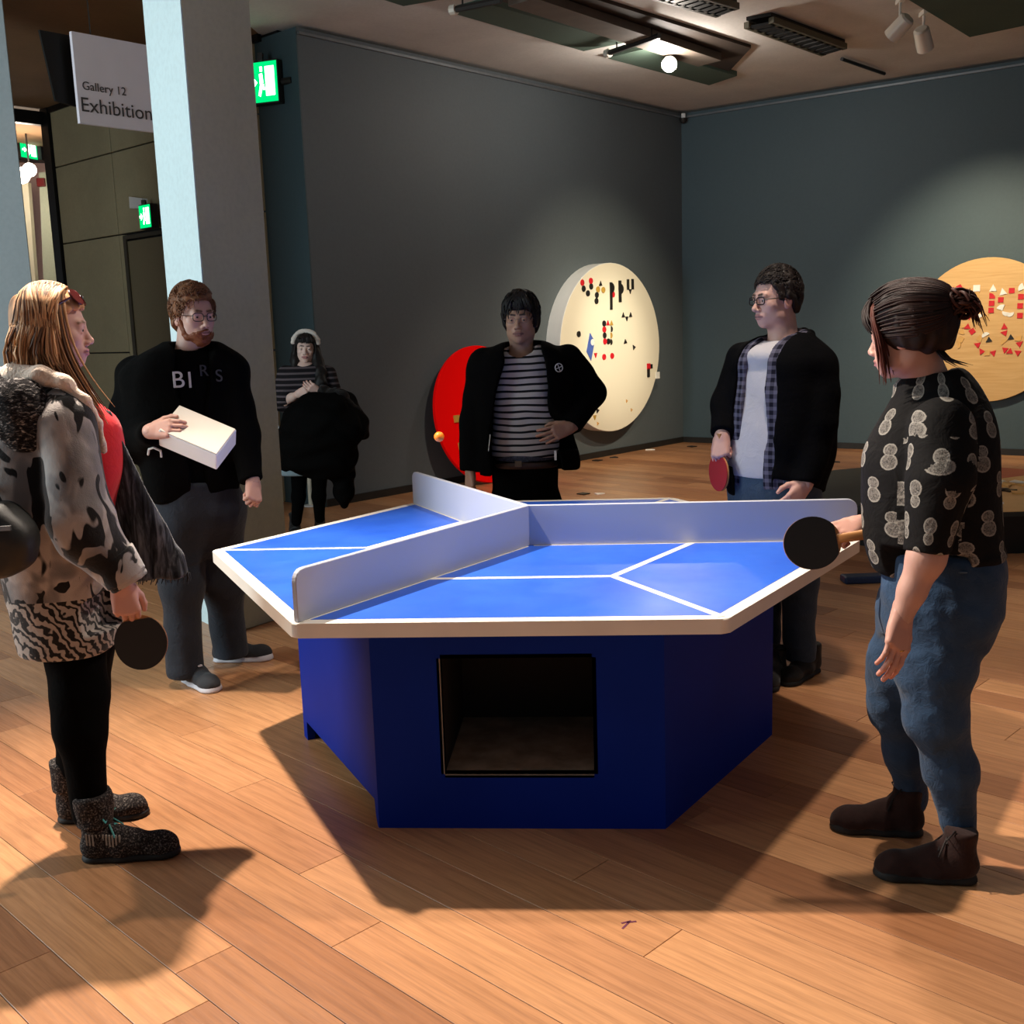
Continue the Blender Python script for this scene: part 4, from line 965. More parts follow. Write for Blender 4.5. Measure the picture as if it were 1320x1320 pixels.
        cc *= (1+.16*o)[:, None].clip(.4, 1.7); return [(v, f, cc)]
    def lock(s, pts, r0, r1, col, n=5, steps=10, flat=1.):
        """one lock of hair along a smooth path"""
        P = np.array(pts, float); m_ = len(P); t = np.linspace(0, m_-1, steps); i = np.clip(t.astype(int), 0, m_-2); u = (t-i)[:, None]
        d = np.gradient(P, axis=0); Q = (2*u**3-3*u*u+1)*P[i]+(u**3-2*u*u+u)*d[i]+(-2*u**3+3*u*u)*P[i+1]+(u**3-u*u)*d[i+1]
        T = np.gradient(Q, axis=0); T /= np.linalg.norm(T, axis=1)[:, None]+1e-9
        a = np.cross(T, (0.3, .2, 1.)); a /= np.linalg.norm(a, axis=1)[:, None]+1e-9; b = np.cross(T, a)
        w_ = (r0+(r1-r0)*np.linspace(0, 1, steps))*np.sqrt(np.clip(np.minimum(np.linspace(.35, 4, steps), np.linspace(2.2, .12, steps)), 0, 1)); th = np.linspace(0, 2*math.pi, n, endpoint=False)
        v = (Q[:, None]+w_[:, None, None]*(a[:, None]*np.cos(th)[None, :, None]+b[:, None]*np.sin(th)[None, :, None]*flat)).reshape(-1, 3)
        f = [(q*n+k_, q*n+(k_+1) % n, (q+1)*n+(k_+1) % n, (q+1)*n+k_) for q in range(steps-1) for k_ in range(n)]
        return v, np.array(f), np.tile(np.array(col, float), (len(v), 1))
    def puthair(s, parts, name='hair', label=None):
        v, f, c = merge(parts); o = link(name, to_mesh(name, v, f, c, s.B, (M_HAIR,)), s.root)
        if label: o['label'] = label
        return o
    def tufts(s, n, col, line, length=.05, r=.006, seed=2, lift=.012, flow=None, top=0, var=.35, curl=0, thick=.012):
        """short locks over the scalp"""
        rs = np.random.RandomState(seed); out = []; ly, lz = np.array(line).T; L = s.L; k_ = 0
        while len(out) < n and k_ < n*30:
            k_ += 1; p = rs.normal(size=3); p /= np.linalg.norm(p); RD = np.array([.076, .096, .086+top])+thick-.003; q = p*RD+np.array([0, -.016, .036])
            if q[2] < np.interp(q[1], ly, lz)+.004: continue
            fl = np.array(flow(q) if flow else (0, -.5, -.6)); fl = fl/(np.linalg.norm(fl)+1e-9)+rs.normal(size=3)*.18; nn = p; fl = fl-nn*(fl@nn); fl /= np.linalg.norm(fl)+1e-9
            sd_ = np.cross(nn, fl); l_ = length*(.6+.8*rs.rand()); c_ = np.array(col)*(1+var*(rs.rand()*2-1))
            rt = lambda p_: (lambda w_: w_/math.sqrt((w_[0]/RD[0])**2+(w_[1]/RD[1])**2+(w_[2]/RD[2])**2))(p_-np.array([0, -.016, .036]))+np.array([0, -.016, .036])
            wv_ = [q-nn*.004, rt(q+fl*l_*.4+sd_*curl*rs.normal())+nn*lift*.7, rt(q+fl*l_*.75+sd_*curl*rs.normal())+nn*lift*.8, rt(q+fl*l_+sd_*curl*rs.normal())+nn*lift*rs.rand()]; pts = wv_
            out.append(s.lock([L(*w_) for w_ in pts], r, r*.35, c_, 5, 7))
        return out
    def glasses(s, col, w_=.0225, h_=.016, r=.0016, dz=-.003, temple=True):
        bm = bmesh.new(); L = s.L; sc = s.hs
        for q in (-1, 1):
            pts = [L(q*.032+w_*math.copysign(abs(math.cos(a))**.6, math.cos(a)), .101-abs(q*.032+w_*math.cos(a))*.12, dz+h_*math.copysign(abs(math.sin(a))**.6, math.sin(a))) for a in np.linspace(0, 2*math.pi, 21)]
            tube_bm(pts, r*sc, 6, bm, cap=False)
            if temple: tube_bm([L(q*(.032+w_), .094, dz+.006), L(q*.072, .07, dz+.006), L(q*.083, .0, dz+.006), L(q*.083, -.018, dz-.006)], r*sc, 6, bm)
        tube_bm([L(-.011, .1, dz+.003), L(0, .104, dz+.006), L(.011, .1, dz+.003)], r*sc, 6, bm)
        return s.putbm('glasses', bm, simple('spectacle_frame', col, .3, vary=0))
    def shoe(s, heel, toe, mat, solemat, high=.0, w_=.045, sole=.024, lace=None, up=None, name='shoe', toeh=.05, cuff=None):
        """heel and toe tips on the floor"""
        h_, t_ = np.array(heel, float), np.array(toe, float); h_[2] = t_[2] = 0; d = t_-h_; Ln = np.linalg.norm(d); d /= Ln; n = V3(-d[1], d[0], 0); z = V3(0, 0, 1)
        P = lambda x, y, zz: h_+d*x*Ln+n*y+z*zz
        sd = Sdf(.0055)
        sd.cone(P(.17, 0, .045), P(.45, 0, .042), w_*.82, w_*.92, .02, flat=(z, .95)); sd.cone(P(.45, 0, .04), P(.80, .004, .03), w_*.95, w_*.88, .025, flat=(z, 1.25))
        sd.ell(P(.84, .004, .026), (.055, w_*.88, toeh), np.array([d, n, z]).T, .03)
        sd.cone(P(.2, 0, .05), P(.19, 0, .1+high), w_*.84, w_*.86+.004, .03); sd.cone(P(.25, 0, .09), P(.58, 0, .055), w_*.66, w_*.62, .03)
        sd.half((0, 0, sole*.75), (0, 0, -1), .002); top = P(.19, 0, .1+high+.006); sd.half(top, (0, 0, 1), .006)
        sd.post.append(folds(.0016, 60, int(Ln*1e4) % 97))
        o = s.put(name, sd, mat)
        sl = Sdf(.006); sl.cone(P(.17, 0, 0), P(.45, 0, 0), w_*.90, w_*.88, .02); sl.cone(P(.45, 0, 0), P(.83, .004, 0), w_*.93, w_*1.0, .02); sl.ell(P(.87, .004, 0), (.05, w_*.95, .06), np.array([d, n, z]).T, .02)
        sl.half((0, 0, sole), (0, 0, 1), .003); sl.half((0, 0, .001), (0, 0, -1), .001); s.put('sole', sl, solemat, o)
        if lace is not None:
            bm = bmesh.new()
            for i in range(4):
                x = .30+.075*i; zz = .118-.018*i+high*.25*(1-i/3)
                tube_bm([P(x, -w_*.55, zz-.012), P(x+.02, 0, zz+.004), P(x+.045, w_*.55, zz-.014)], .0035, 6, bm)
            for q in (-1, 1): tube_bm([P(.3, 0, .125+high*.25), P(.27, q*.03, .145+high*.25), P(.36, q*.05, .13+high*.2), P(.33, q*.012, .122+high*.25), P(.43, q*.045, .085)], .003, 6, bm)
            s.putbm('lace', bm, lace, o)
        return o
# ================================================================== the people
Z = V3(0, 0, 1)
M_BLKC = cloth('black_cloth', srgb(5, 5, 5), .95, .2, sheen=0)
M_BLKC2 = cloth('black_jacket', srgb(5, 5, 5), .9, .2, bump=.3, sheen=0)
M_LEG = cloth('black_leggings', srgb(4, 4, 4), .95, .15, sheen=0)
M_DENIM = cloth('dark_denim', srgb(33, 39, 48), .85, .28, 7, .35, 30)
M_JEAN = cloth('blue_denim', srgb(40, 64, 92), .85, .28, 7, .4, 32)
M_JEAN2 = cloth('washed_denim', srgb(42, 60, 80), .85, .25, 7, .35, 30)
M_SHOEB = cloth('black_shoe', srgb(18, 17, 17), .6, .15)
M_SOLED = simple('dark_sole', srgb(16, 14, 13), .7)
M_SOLEW = simple('white_sole', srgb(205, 205, 212), .6, vary=.06)

# ---------------------------------------------------------------- woman in the patterned cardigan
def person_cardigan():
    g = Fig((-1.28, -.9), (.96, .28), 'woman with long fair hair in a grey and black patterned cardigan holding a bat', (.62, .36, .30)); pt = g.pt
    g.head(70, 424, (.95, .31, -.05), .93, 0, True, neck=pt(52, 500, 0), lips=V3(.5, .2, .2), brow=V3(.2, .11, .06))
    wr, el = pt(156, 752, -.15), pt(104, 668, -.18)
    g.hand(wr, pt(166, 800, -.15)-wr, -RH*.35+FH*.9, -1, (.85, 1.15, .8), .8, .95); GR_ = g.grip
    g.hidden([(pt(60, 560), pt(85, 800), .1, .11), (pt(92, 560, -.1), el, .04, .04), (el, wr, .036, .026)])
    g.finish_body()
    # hair: cap and long locks
    line = [(-.14, -.12), (-.02, -.11), (.01, -.05), (.03, .02), (.05, .052), (.1, .066)]
    hp = g.haircap(line, srgb(190, 140, 98), .016, 0, 3, .003)
    rs = np.random.RandomState(4); L = g.L; tones = [srgb(206, 156, 112), srgb(178, 124, 82), srgb(134, 90, 58), srgb(84, 56, 38), srgb(226, 184, 140)]
    for i in range(520):
        a = rs.uniform(-2.75, 2.75); q = np.array([-.088*math.sin(a*.57), -.02-.095*math.cos(a*.57)*.9, 0]); side = -1 if q[0] < 0 else 1
        th = rs.uniform(.05, 1.); st = np.array([q[0]*.35*rs.rand(), .045-.11*rs.rand(), .128]); st[2] = .036+.110*math.sqrt(max(.05, 1-(st[0]/.092)**2-((st[1]+.016)/.112)**2))
        az = rs.uniform(-1, 1); y0 = .028-.14*rs.rand()**.8; x0 = side*math.sqrt(max(.0004, 1-((y0+.016)/.115)**2))*.097
        end_y = y0+rs.normal()*.02+(.055 if y0 > -.02 else -.01); zl = -.20-.10*rs.rand()-(.05 if y0 > -.01 else 0)
        p = [st, np.array([x0*.86, (st[1]+y0)/2, .100]), np.array([x0*1.10, y0, .012]), np.array([x0*1.12+rs.normal()*.010, y0+(.004 if y0 > 0 else -.012)+rs.normal()*.008, -.08]), np.array([x0*1.02+rs.normal()*.012, (y0+end_y)/2, -.15]), np.array([x0*.9+rs.normal()*.02, end_y, zl])]
        hp.append(g.lock([L(*w_) for w_ in p], .0062, .0026, np.array(tones[rs.randint(5)])*(.8+.4*rs.rand()), 5, 13, .7))
    for i in range(42):      # front lock falling over the chest on the camera side
        o = rs.normal(size=3)*.006; y0 = .012+.03*rs.rand()
        p = [np.array([.03, .03, .125]), np.array([.078, y0-.01, .07]), np.array([.09, y0, -.02]), np.array([.096, y0+.022, -.10]), np.array([.098, y0+.06, -.18]), np.array([.095, y0+.105, -.25-.04*rs.rand()])]
        hp.append(g.lock([L(*(w_+o*(.4+.4*k))) for k, w_ in enumerate(p)], .0075, .003, np.array(tones[rs.randint(5)])*(.8+.4*rs.rand()), 5, 13, .7))
    g.puthair(hp)
    # sunglasses pushed up on the hair
    bm = bmesh.new()
    for q in (-1, 1):
        c = L(q*.036, .072, .098); nrm = g.hR@V3(q*.25, .75, .6); lathe_bm([(0, -.003), (.026, -.003), (.028, 0), (.026, .003), (0, .003)], 18, c, frame3(nrm), bm)
        tube_bm([L(q*.066, .06, .095), L(q*.092, .02, .07), L(q*.1, -.03, .04)], .0035, 6, bm)
    tube_bm([L(-.012, .085, .1), L(.012, .085, .1)], .003, 6, bm)
    g.putbm('sunglasses', bm, simple('dark_red_plastic', srgb(70, 18, 18), .2))
    # red top under the cardigan
    sd = Sdf(.008); sd.loft(g.rows([(505, 40, 100), (540, 38, 146), (570, 30, 156), (605, 30, 157), (650, 25, 146), (720, 40, 135)], 1.25), g.F)
    g.put('top', sd, cloth('red_top', srgb(200, 28, 36), .8, .1))
    # leggings
    sd = Sdf(.008)
    sd.chain([pt(94, 800, -.03), pt(102, 900, -.06), pt(104, 940, -.08), pt(116, 1048, -.09)], [.098, .078, .07, .05], .04)
    sd.chain([pt(112, 800, .08), pt(106, 890, .12), pt(100, 940, .15), pt(92, 1020, .20)], [.10, .075, .066, .047], .04)
    sd.half(pt(90, 812), Z, .01); sd.post.append(folds(.002, 35, 3)); g.put('leggings', sd, M_LEG)
    # cardigan
    def cardmat():
        M_ = Mat('patterned_cardigan', (.4, .4, .4), .95, 0, .15); v = M_.coord((1, 1, .62)); vz = M_.n('ShaderNodeSeparateXYZ'); tc = M_.n('ShaderNodeTexCoord'); M_.l(tc.outputs['Object'], vz.inputs[0])
        a = M_.noise(v, 9.5, 2, .5, .6); b = M_.noise(M_.coord((1, 1, .5), rot=(1.3, .7, .5)), 13, 2, .5, .9)
        c = M_.ramp(a, [(.40, srgb(112, 108, 108)), (.48, srgb(132, 127, 126)), (.55, srgb(168, 160, 156))])
        c = M_.mix(M_.ramp(b, [(.535, (0,)*3), (.552, (1,)*3)]), c, srgb(24, 22, 23))
        wv = M_.n('ShaderNodeTexWave'); wv.bands_direction = 'DIAGONAL'; wv.inputs['Scale'].default_value = 17; wv.inputs['Distortion'].default_value = 9; wv.inputs['Detail'].default_value = 2; wv.inputs['Detail Scale'].default_value = 1.6; M_.l(tc.outputs['Object'], wv.inputs[0])
        band = M_.ramp(wv.outputs['Fac'], [(.35, srgb(30, 27, 27)), (.62, srgb(168, 158, 150))])
        zb = pt(90, 770, -.1)[2]; zt = pt(90, 763, -.1)[2]
        f = M_.math('LESS_THAN', vz.outputs[2], zb); c = M_.mix(f, c, band); M_.color(c)
        M_.bump(M_.math('ADD', M_.noise(tc.outputs['Object'], 30, 3), M_.math('MULTIPLY', M_.noise(tc.outputs['Object'], 320, 2), .3)), .35, .01); M_.set('Sheen Weight', .25); return M_.m
    MC_ = cardmat()
    sd = Sdf(.0075)
    sd.loft(g.rows([(482, 22, 92), (500, 2, 108), (530, -12, 126), (570, -20, 136), (620, -22, 141), (680, -10, 146), (740, 10, 152), (800, 22, 154), (836, 28, 150)], .96), g.F)
    sd.cone(pt(48, 500, .05), pt(86, 545, -.14), .07, .085, .05); sd.chain([pt(86, 548, -.15), el, pt(112, 690, -.18), pt(166, 748, -.15)], [.080, .086, .082, .056], .02)
    sd.half(pt(166, 753, -.15), pt(166, 753, -.15)-pt(130, 700, -.17), .004, pt(166, 753, -.15)-.12, pt(166, 753, -.15)+.12)
    sd.post.append(folds(.004, 24, 8)); card = g.put('cardigan', sd, MC_)
    sd = Sdf(.006); a, b = pt(142, 716, -.16), pt(160, 742, -.15); sd.cone(a, b, .070, .063, .01); dd = b-a; sd.half(b+dd/np.linalg.norm(dd)*.012, dd, .004); sd.half(a, -dd, .004); g.put('cuff', sd, MC_, card)
    # hood with dark knitting and cream fleece edge
    sd = Sdf(.007); sd.ell(pt(28, 535, -.17), (.085, .06, .105), None, .03); sd.ell(pt(12, 515, -.08), (.10, .10, .085), None, .03); sd.post.append(folds(.004, 60, 5))
    M_ = Mat('speckled_knit', (.1,)*3, .95, 0, .1); f = M_.noise(M_.coord((1, 1, 2.2)), 75, 3, .6, .6); M_.color(M_.ramp(f, [(.46, srgb(26, 24, 25)), (.58, srgb(70, 66, 66)), (.68, srgb(170, 164, 160))])); M_.bump(f, .5, .01)
    g.put('hood', sd, M_.m, card)
    sd = Sdf(.006); sd.chain([pt(-8, 497, .02), pt(20, 488, -.10), pt(52, 484, -.14), pt(84, 494, -.16), pt(110, 517, -.15), pt(128, 545, -.12), pt(134, 580, -.1)], [.045, .04, .028, .018, .013, .011, .008], .02); sd.post.append(folds(.003, 70, 6))
    g.put('fleece_collar', sd, cloth('cream_fleece', srgb(222, 200, 182), .95, .1, bump=.5, bscale=60), card)
    # dark shawl hanging over the far forearm, fringed
    sd = Sdf(.0065); sd.loft(g.rows([(530, 132, 142, .0, .4), (560, 136, 156, .0, .4), (600, 142, 172, .02, .4), (640, 145, 194, .04, .4), (680, 148, 216, .06, .4), (715, 150, 234, .08, .4), (745, 152, 246, .08, .4)], .4, F=(.15, -1, 0)), (.15, -1, 0)); sd.post.append(folds(.0035, 30, 12, (1, 0, 0)))
    M_ = Mat('dark_wool', (.05,)*3, .95, 0, .1); f = M_.noise(M_.coord((9, 9, 1.2)), 6, 4, .6, .5); M_.color(M_.ramp(f, [(.36, srgb(18, 18, 20)), (.50, srgb(52, 54, 58)), (.68, srgb(112, 116, 122))])); M_.set('Sheen Weight', .2); M_.bump(f, .3, .01)
    sh = g.put('shawl', sd, M_.m)
    bm = bmesh.new(); rs = np.random.RandomState(2)
    for i in range(46):
        x = 158+86*i/45; p = pt(x, 738, .08+rs.normal()*.012); e = p-Z*(.022+.02*rs.rand())+RH*rs.normal()*.006; tube_bm([p, (p+e)/2+RH*.003, e], [.0028, .0024, .0012], 5, bm)
    g.putbm('fringe', bm, M_.m, sh)
    # knitted ankle boots with turquoise laces
    def knit():
        M_ = Mat('knit_boot', (.05,)*3, .9, 0, .2); tc = M_.n('ShaderNodeTexCoord'); f = M_.noise(tc.outputs['Object'], 190, 2, .6)
        M_.color(M_.ramp(f, [(.42, srgb(26, 22, 22)), (.56, srgb(58, 52, 50)), (.68, srgb(120, 112, 106))])); M_.bump(f, .4, .004); return M_.m
    MK = knit(); lac = simple('turquoise_lace', srgb(70, 158, 156), .6)
    for i, (h_, t_, an) in enumerate(((onz(103, 1108), onz(228, 1100), pt(118, 1030, -.09)), (onz(72, 1058), onz(188, 1050), pt(92, 1000, .2)))):
        so = g.shoe(h_, t_, MK, M_SOLED, .035, .047, .022, lac if i == 0 else None, name='boot')
        d = (t_-h_)/np.linalg.norm(t_-h_); L_ = np.linalg.norm(t_-h_); sd = Sdf(.0055); c = h_+d*L_*.2; sd.cone(c+Z*.12, c+Z*.20, .054, .058, .01); sd.half(c+Z*.215, Z, .004); sd.half(c+Z*.115, -Z, .004); sd.post.append(folds(.0025, 60, i)); g.put('ankle_cuff', sd, MK, so)
        if i == 0:
            bm = bmesh.new(); n = V3(-d[1], d[0], 0)
            for k in range(11):
                c = h_+d*L_*(.14+.033*k)-n*(.041+.002*math.sin(k)); box_bm(c+Z*(.083-.0012*k), (.005, .006, .036), math.atan2(d[1], d[0]), bm)
            g.putbm('rib_stripe', bm, simple('pale_rib', srgb(150, 144, 136), .9), so, False)
    # bat in her hand
    o_ = (GR_-g.B)@FH+.005; c = pt(182, 828, o_); bat(c, pt(170, 775, o_)-c, -FH+Z*.12+RH*.1, 'black table-tennis bat held low by the woman in the patterned cardigan', M_BLKR, M_RED)
    # shoulder bag at her back
    bg = empty('shoulder_bag', tuple(pt(12, 735, -.31)), 'black shoulder bag hanging at the back of the woman in the patterned cardigan', 'bag'); O = np.array(bg.location)
    sd = Sdf(.008); sd.loft([(pt(10, y, -.31)[2], *pt((a+b)/2, y, -.31)[:2], g.m((b-a)/2, -.31), .07, .07) for y, a, b in ((648, -60, 12), (668, -62, 34), (690, -62, 48), (710, -60, 50), (730, -58, 40), (742, -50, 20))], (0, -1, 0), n=2.8); sd.post.append(folds(.003, 30, 9)); v, f, c = sd.arrays(); link('bag_body', to_mesh('bag_body', v, f, c, O, (simple('black_leather', srgb(20, 20, 18), .5, bump=.2),)), bg)
    sp = [pt(4, 660, -.31), pt(-16, 620, -.16), pt(-30, 560, -.08), pt(-18, 505, .0)]
    o = bmobj('strap', tube_bm([p-O for p in sp], .012, 8), simple('strap_black', srgb(18, 17, 16), .6), bg, smooth=True)
    o = bmobj('buckle', box_bm(pt(6, 681, -.385)-O, (.03, .012, .012), .2), simple('buckle_steel', srgb(170, 170, 170), .3, .9), bg)
person_cardigan()
def wedge(sd, rows, F, u0, w_, zlo, zhi, k=.006, vmin=0.):
    """cut an open front into a jacket: u0(z), w(z) given as lists of (z, u0, halfwidth); coordinates relative to the loft axis"""
    zz, tab, f = sd.tab; T = np.array(sorted(rows))
    def fn(X, Y, Z_):
        Zf = np.asarray(Z_, float); cx, cy = np.interp(Zf, zz, tab[0]), np.interp(Zf, zz, tab[1]); x, y = X-cx, Y-cy; v = x*f[0]+y*f[1]; u = x*f[1]-y*f[0]
        return np.maximum(np.maximum(np.abs(u-np.interp(Zf, T[:, 0], T[:, 1]))-np.interp(Zf, T[:, 0], T[:, 2]), vmin-v), np.maximum(Z_-zhi, zlo-Z_)+0*u)
    return sd.add(fn, (-99,)*3, (99,)*3, k, 's')
def collar(sd, c, r, F, rad=.016, tilt=.35, open_=.6, k=.015, n=10, sy=.85):
    """standing collar round the neck, open at the front"""
    F = np.array(F, float); F /= np.linalg.norm(F); S = V3(F[1], -F[0], 0); P = []
    for a in np.linspace(open_, 2*math.pi-open_, n): P.append(np.array(c)+F*r*sy*math.cos(a)+S*r*math.sin(a)-Z*tilt*r*math.cos(a)*1.0)
    sd.chain(P, [rad]*n, k); return P

# ---------------------------------------------------------------- bearded man holding a white box
def person_box():
    g = Fig((-1.52, .72), (.62, -.78), 'bearded man with glasses in a black jacket holding a white box', (.53, .32, .255)); pt = g.pt
    g.head(250, 407, (.74, -.66, -.06), 1.0, 0, False, neck=pt(243, 462, .0), brow=V3(.12, .06, .03), lips=V3(.42, .2, .17))
    wr, el = pt(193, 556, -.37), pt(176, 572, -.12)
    g.hand(wr, pt(228, 551, -.40)-wr, FH*.85-Z*.35, -1, (.45, .7, .5), .5, 1.02)
    wl, ell_ = pt(326, 619, -.10), pt(314, 560, -.02)
    g.hand(wl, pt(327, 646, -.14)-wl, -RH*.6+FH*.6, -1, (1.2, 1.5, .9), .9, .98)
    g.hidden([(pt(240, 490), pt(250, 610), .08, .08), (pt(180, 485), el, .04, .04), (el, wr, .04, .03), (pt(292, 480), ell_, .04, .04), (ell_, wl, .04, .03)])
    g.finish_body()
    line = [(-.14, -.075), (-.045, -.07), (-.02, -.02), (.012, -.01), (.02, .0), (.04, .03), (.062, .066), (.1, .078)]
    c_ = srgb(104, 66, 40); hp = g.haircap(line, c_, .012, .014, 5, .005)
    hp += g.tufts(900, c_, line, .040, .0030, 7, .010, lambda q: (q[0]*4, .3 if q[1] > 0 else -.5, .35 if q[2] > .08 else -.6), .012, .4, .010, .016); g.puthair(hp)
    # beard
    sd = Sdf(.0038); L, R, sc = g.L, g.hR, g.hs
    sd.ell(L(0, .040, -.078), (.054, .056, .044), R, .01); sd.ell(L(0, .064, -.105), (.031, .030, .026), R, .02)
    for q in (-1, 1): sd.cone(L(q*.066, .010, -.03), L(q*.052, .032, -.085), .015, .019, .015); sd.cone(L(q*.003, .097, -.0575), L(q*.027, .084, -.070), .006, .007, .006)
    sd.ell(L(0, .105, -.0705), (.019, .024, .0075), R, .004, 's')
    for q in (-1, 1): sd.ell(L(q*.034, .078, -.042), (.030, .034, .022), R, .008, 's')
    sd.ell(L(0, .1, -.035), (.02, .03, .018), R, .006, 's')
    sd.post.append(folds(.0022, 320, 4)); v, f, c = sd.arrays(srgb(110, 58, 30)); rs = np.random.RandomState(1); c *= (.8+.45*rs.rand(len(c)))[:, None]
    link('beard', to_mesh('beard', v, f, c, g.B, (M_HAIR,)), g.root)
    g.glasses(srgb(30, 24, 22), .0235, .0175, .0019)
    # t-shirt with lettering
    sd = Sdf(.008); sr = g.rows([(448, 228, 268), (462, 200, 285), (500, 190, 300), (560, 192, 302), (625, 200, 300)], .62); sd.loft(sr, g.F); sd.ell(g.nb+Z*.02, (.062, .062, .08), None, .012, 's'); sd.post.append(folds(.003, 26, 2)); ts = g.put('tshirt', sd, M_BLKC)
    # jeans
    sd = Sdf(.008); sd.loft(g.rows([(618, 203, 304), (645, 207, 304), (675, 212, 303), (705, 228, 292, .03, .6)], .70), g.F)
    sd.chain([pt(232, 660, -.02), pt(234, 750, -.06), pt(238, 862, -.08)], [.100, .083, .084], .09); sd.chain([pt(283, 660, .08), pt(288, 750, .15), pt(297, 838, .2)], [.100, .084, .082], .09)
    sd.half(onz(240, 888)+Z*.045, -Z, .006); sd.post.append(folds(.0034, 26, 14)); g.put('jeans', sd, M_DENIM)
    # jacket
    sd = Sdf(.0075); jr = g.rows([(442, 214, 280), (452, 192, 292), (468, 172, 300), (500, 166, 308), (545, 172, 312), (590, 184, 310), (628, 196, 306), (640, 202, 304)], .66); sd.loft(jr, g.F)
    sd.chain([pt(176, 482, .02), pt(168, 530, -.04), el, pt(196, 558, -.34)], [.088, .082, .076, .056], .035)
    sd.chain([pt(296, 478, .03), ell_, pt(324, 616, -.09)], [.082, .07, .056], .035)
    sd.half(pt(197, 557, -.355), pt(197, 557, -.355)-el, .004, pt(197, 557, -.355)-.1, pt(197, 557, -.355)+.1); sd.half(pt(325, 619, -.1), pt(325, 619, -.1)-ell_, .004, pt(325, 619, -.1)-.1, pt(325, 619, -.1)+.1)
    zt, zb = jr[0][0], jr[-1][0]
    wedge(sd, [(zb, .02, .035), (zt-.35, .02, .045), (zt-.12, .01, .075), (zt+.05, 0, .10)], g.F, 0, 0, zb-.05, zt+.1)
    sd.ell(g.nb+Z*.03+g.F*.02, (.078, .078, .08), None, .015, 's'); collar(sd, g.nb+Z*.015, .095, g.F, .026, .25, .75); sd.ell(g.nb-g.F*.1-Z*.01, (.11, .07, .06), frame3(Z, g.F), .03)
    sd.post.append(folds(.006, 22, 21)); jk = g.put('jacket', sd, M_BLKC2)
    bm = tube_bm([pt(191, 586, -.30), pt(192, 579, -.33), pt(198, 577, -.34), pt(207, 581, -.33), pt(208, 589, -.31)], .005, 6); g.putbm('drawcord', bm, simple('pale_cord', srgb(200, 200, 196), .6), jk)
    # shirt letters, laid on the chest
    for ch, x, y, sz, col in (('B', 221, 500, .10, srgb(190, 188, 184)), ('I', 241, 500, .10, srgb(200, 198, 194)), ('R', 256, 485, .07, srgb(52, 52, 54)), ('S', 277, 492, .075, srgb(66, 66, 68))):
        d = ray(x, y+0.); c = None; fn = sd  # march the view ray onto the jacket / shirt surface
        o2 = [o for o in bpy.data.objects if o.name == ts.name][0]; dg = bpy.context.evaluated_depsgraph_get(); best = None
        for ob in (ts, jk):
            hit, loc, nr, _ = ob.ray_cast(Vector(CAM-g.B), Vector(d/np.linalg.norm(d)))
            if hit and (best is None or (loc-Vector(CAM-g.B)).length < (best[0]-Vector(CAM-g.B)).length): best = (loc, nr)
        loc, nr = best; nv = np.array(nr); nv[2] *= .4; nv = nv*.5+g.F*.5; nv /= np.linalg.norm(nv); x_ = np.cross(Z, nv); x_ /= np.linalg.norm(x_); y_ = np.cross(nv, x_)
        text_mesh(ch, sz, 'letter', simple('shirt_print', col, .8, vary=0), ts, M4f(np.array(loc)+nv*.010, x_, y_))
    # trainers with white soles
    MS = cloth('grey_trainer', srgb(44, 46, 50), .8, .15)
    for h_, t_ in ((onz(226, 868), onz(276, 893)), (onz(284, 852), onz(349, 850))):
        d = t_-h_; h2 = h_ if np.linalg.norm(d) > .2 else t_-d/np.linalg.norm(d)*.28; d = t_-h2; h2 = t_-d/np.linalg.norm(d)*.285
        so = g.shoe(h2, t_, MS, M_SOLEW, -.01, .049, .032, None, name='trainer')
        dn = (t_-h2)/np.linalg.norm(t_-h2); c = h2+dn*.15+Z*.098; g.putbm('tongue_tag', box_bm(c, (.035, .02, .006), math.atan2(dn[1], dn[0])), M_SOLEW, so, False)
    # white box in his hand
    ctr = pt(255, 564, -.33); u = RH*.90-Z*.40-FH*.12; u /= np.linalg.norm(u); v = RH*.22+Z*.60+FH*.74; v -= u*(u@v); v /= np.linalg.norm(v); w_ = np.cross(u, v); M3 = np.array([u, v, w_]).T
    bx = empty('white_box', tuple(ctr), 'white rectangular box held by the bearded man', 'box')
    bmobj('case', box_bm((0, 0, 0), (.265, .165, .095), M3=M3), M_WHITE, bx, bevel=.006)
    q = w_ if w_[2] > 0 else -w_; bmobj('lid', box_bm(q*.049, (.258, .158, .006), M3=M3), simple('cream_card', srgb(206, 198, 186), .6, vary=.04), bx, bevel=.002)
person_box()

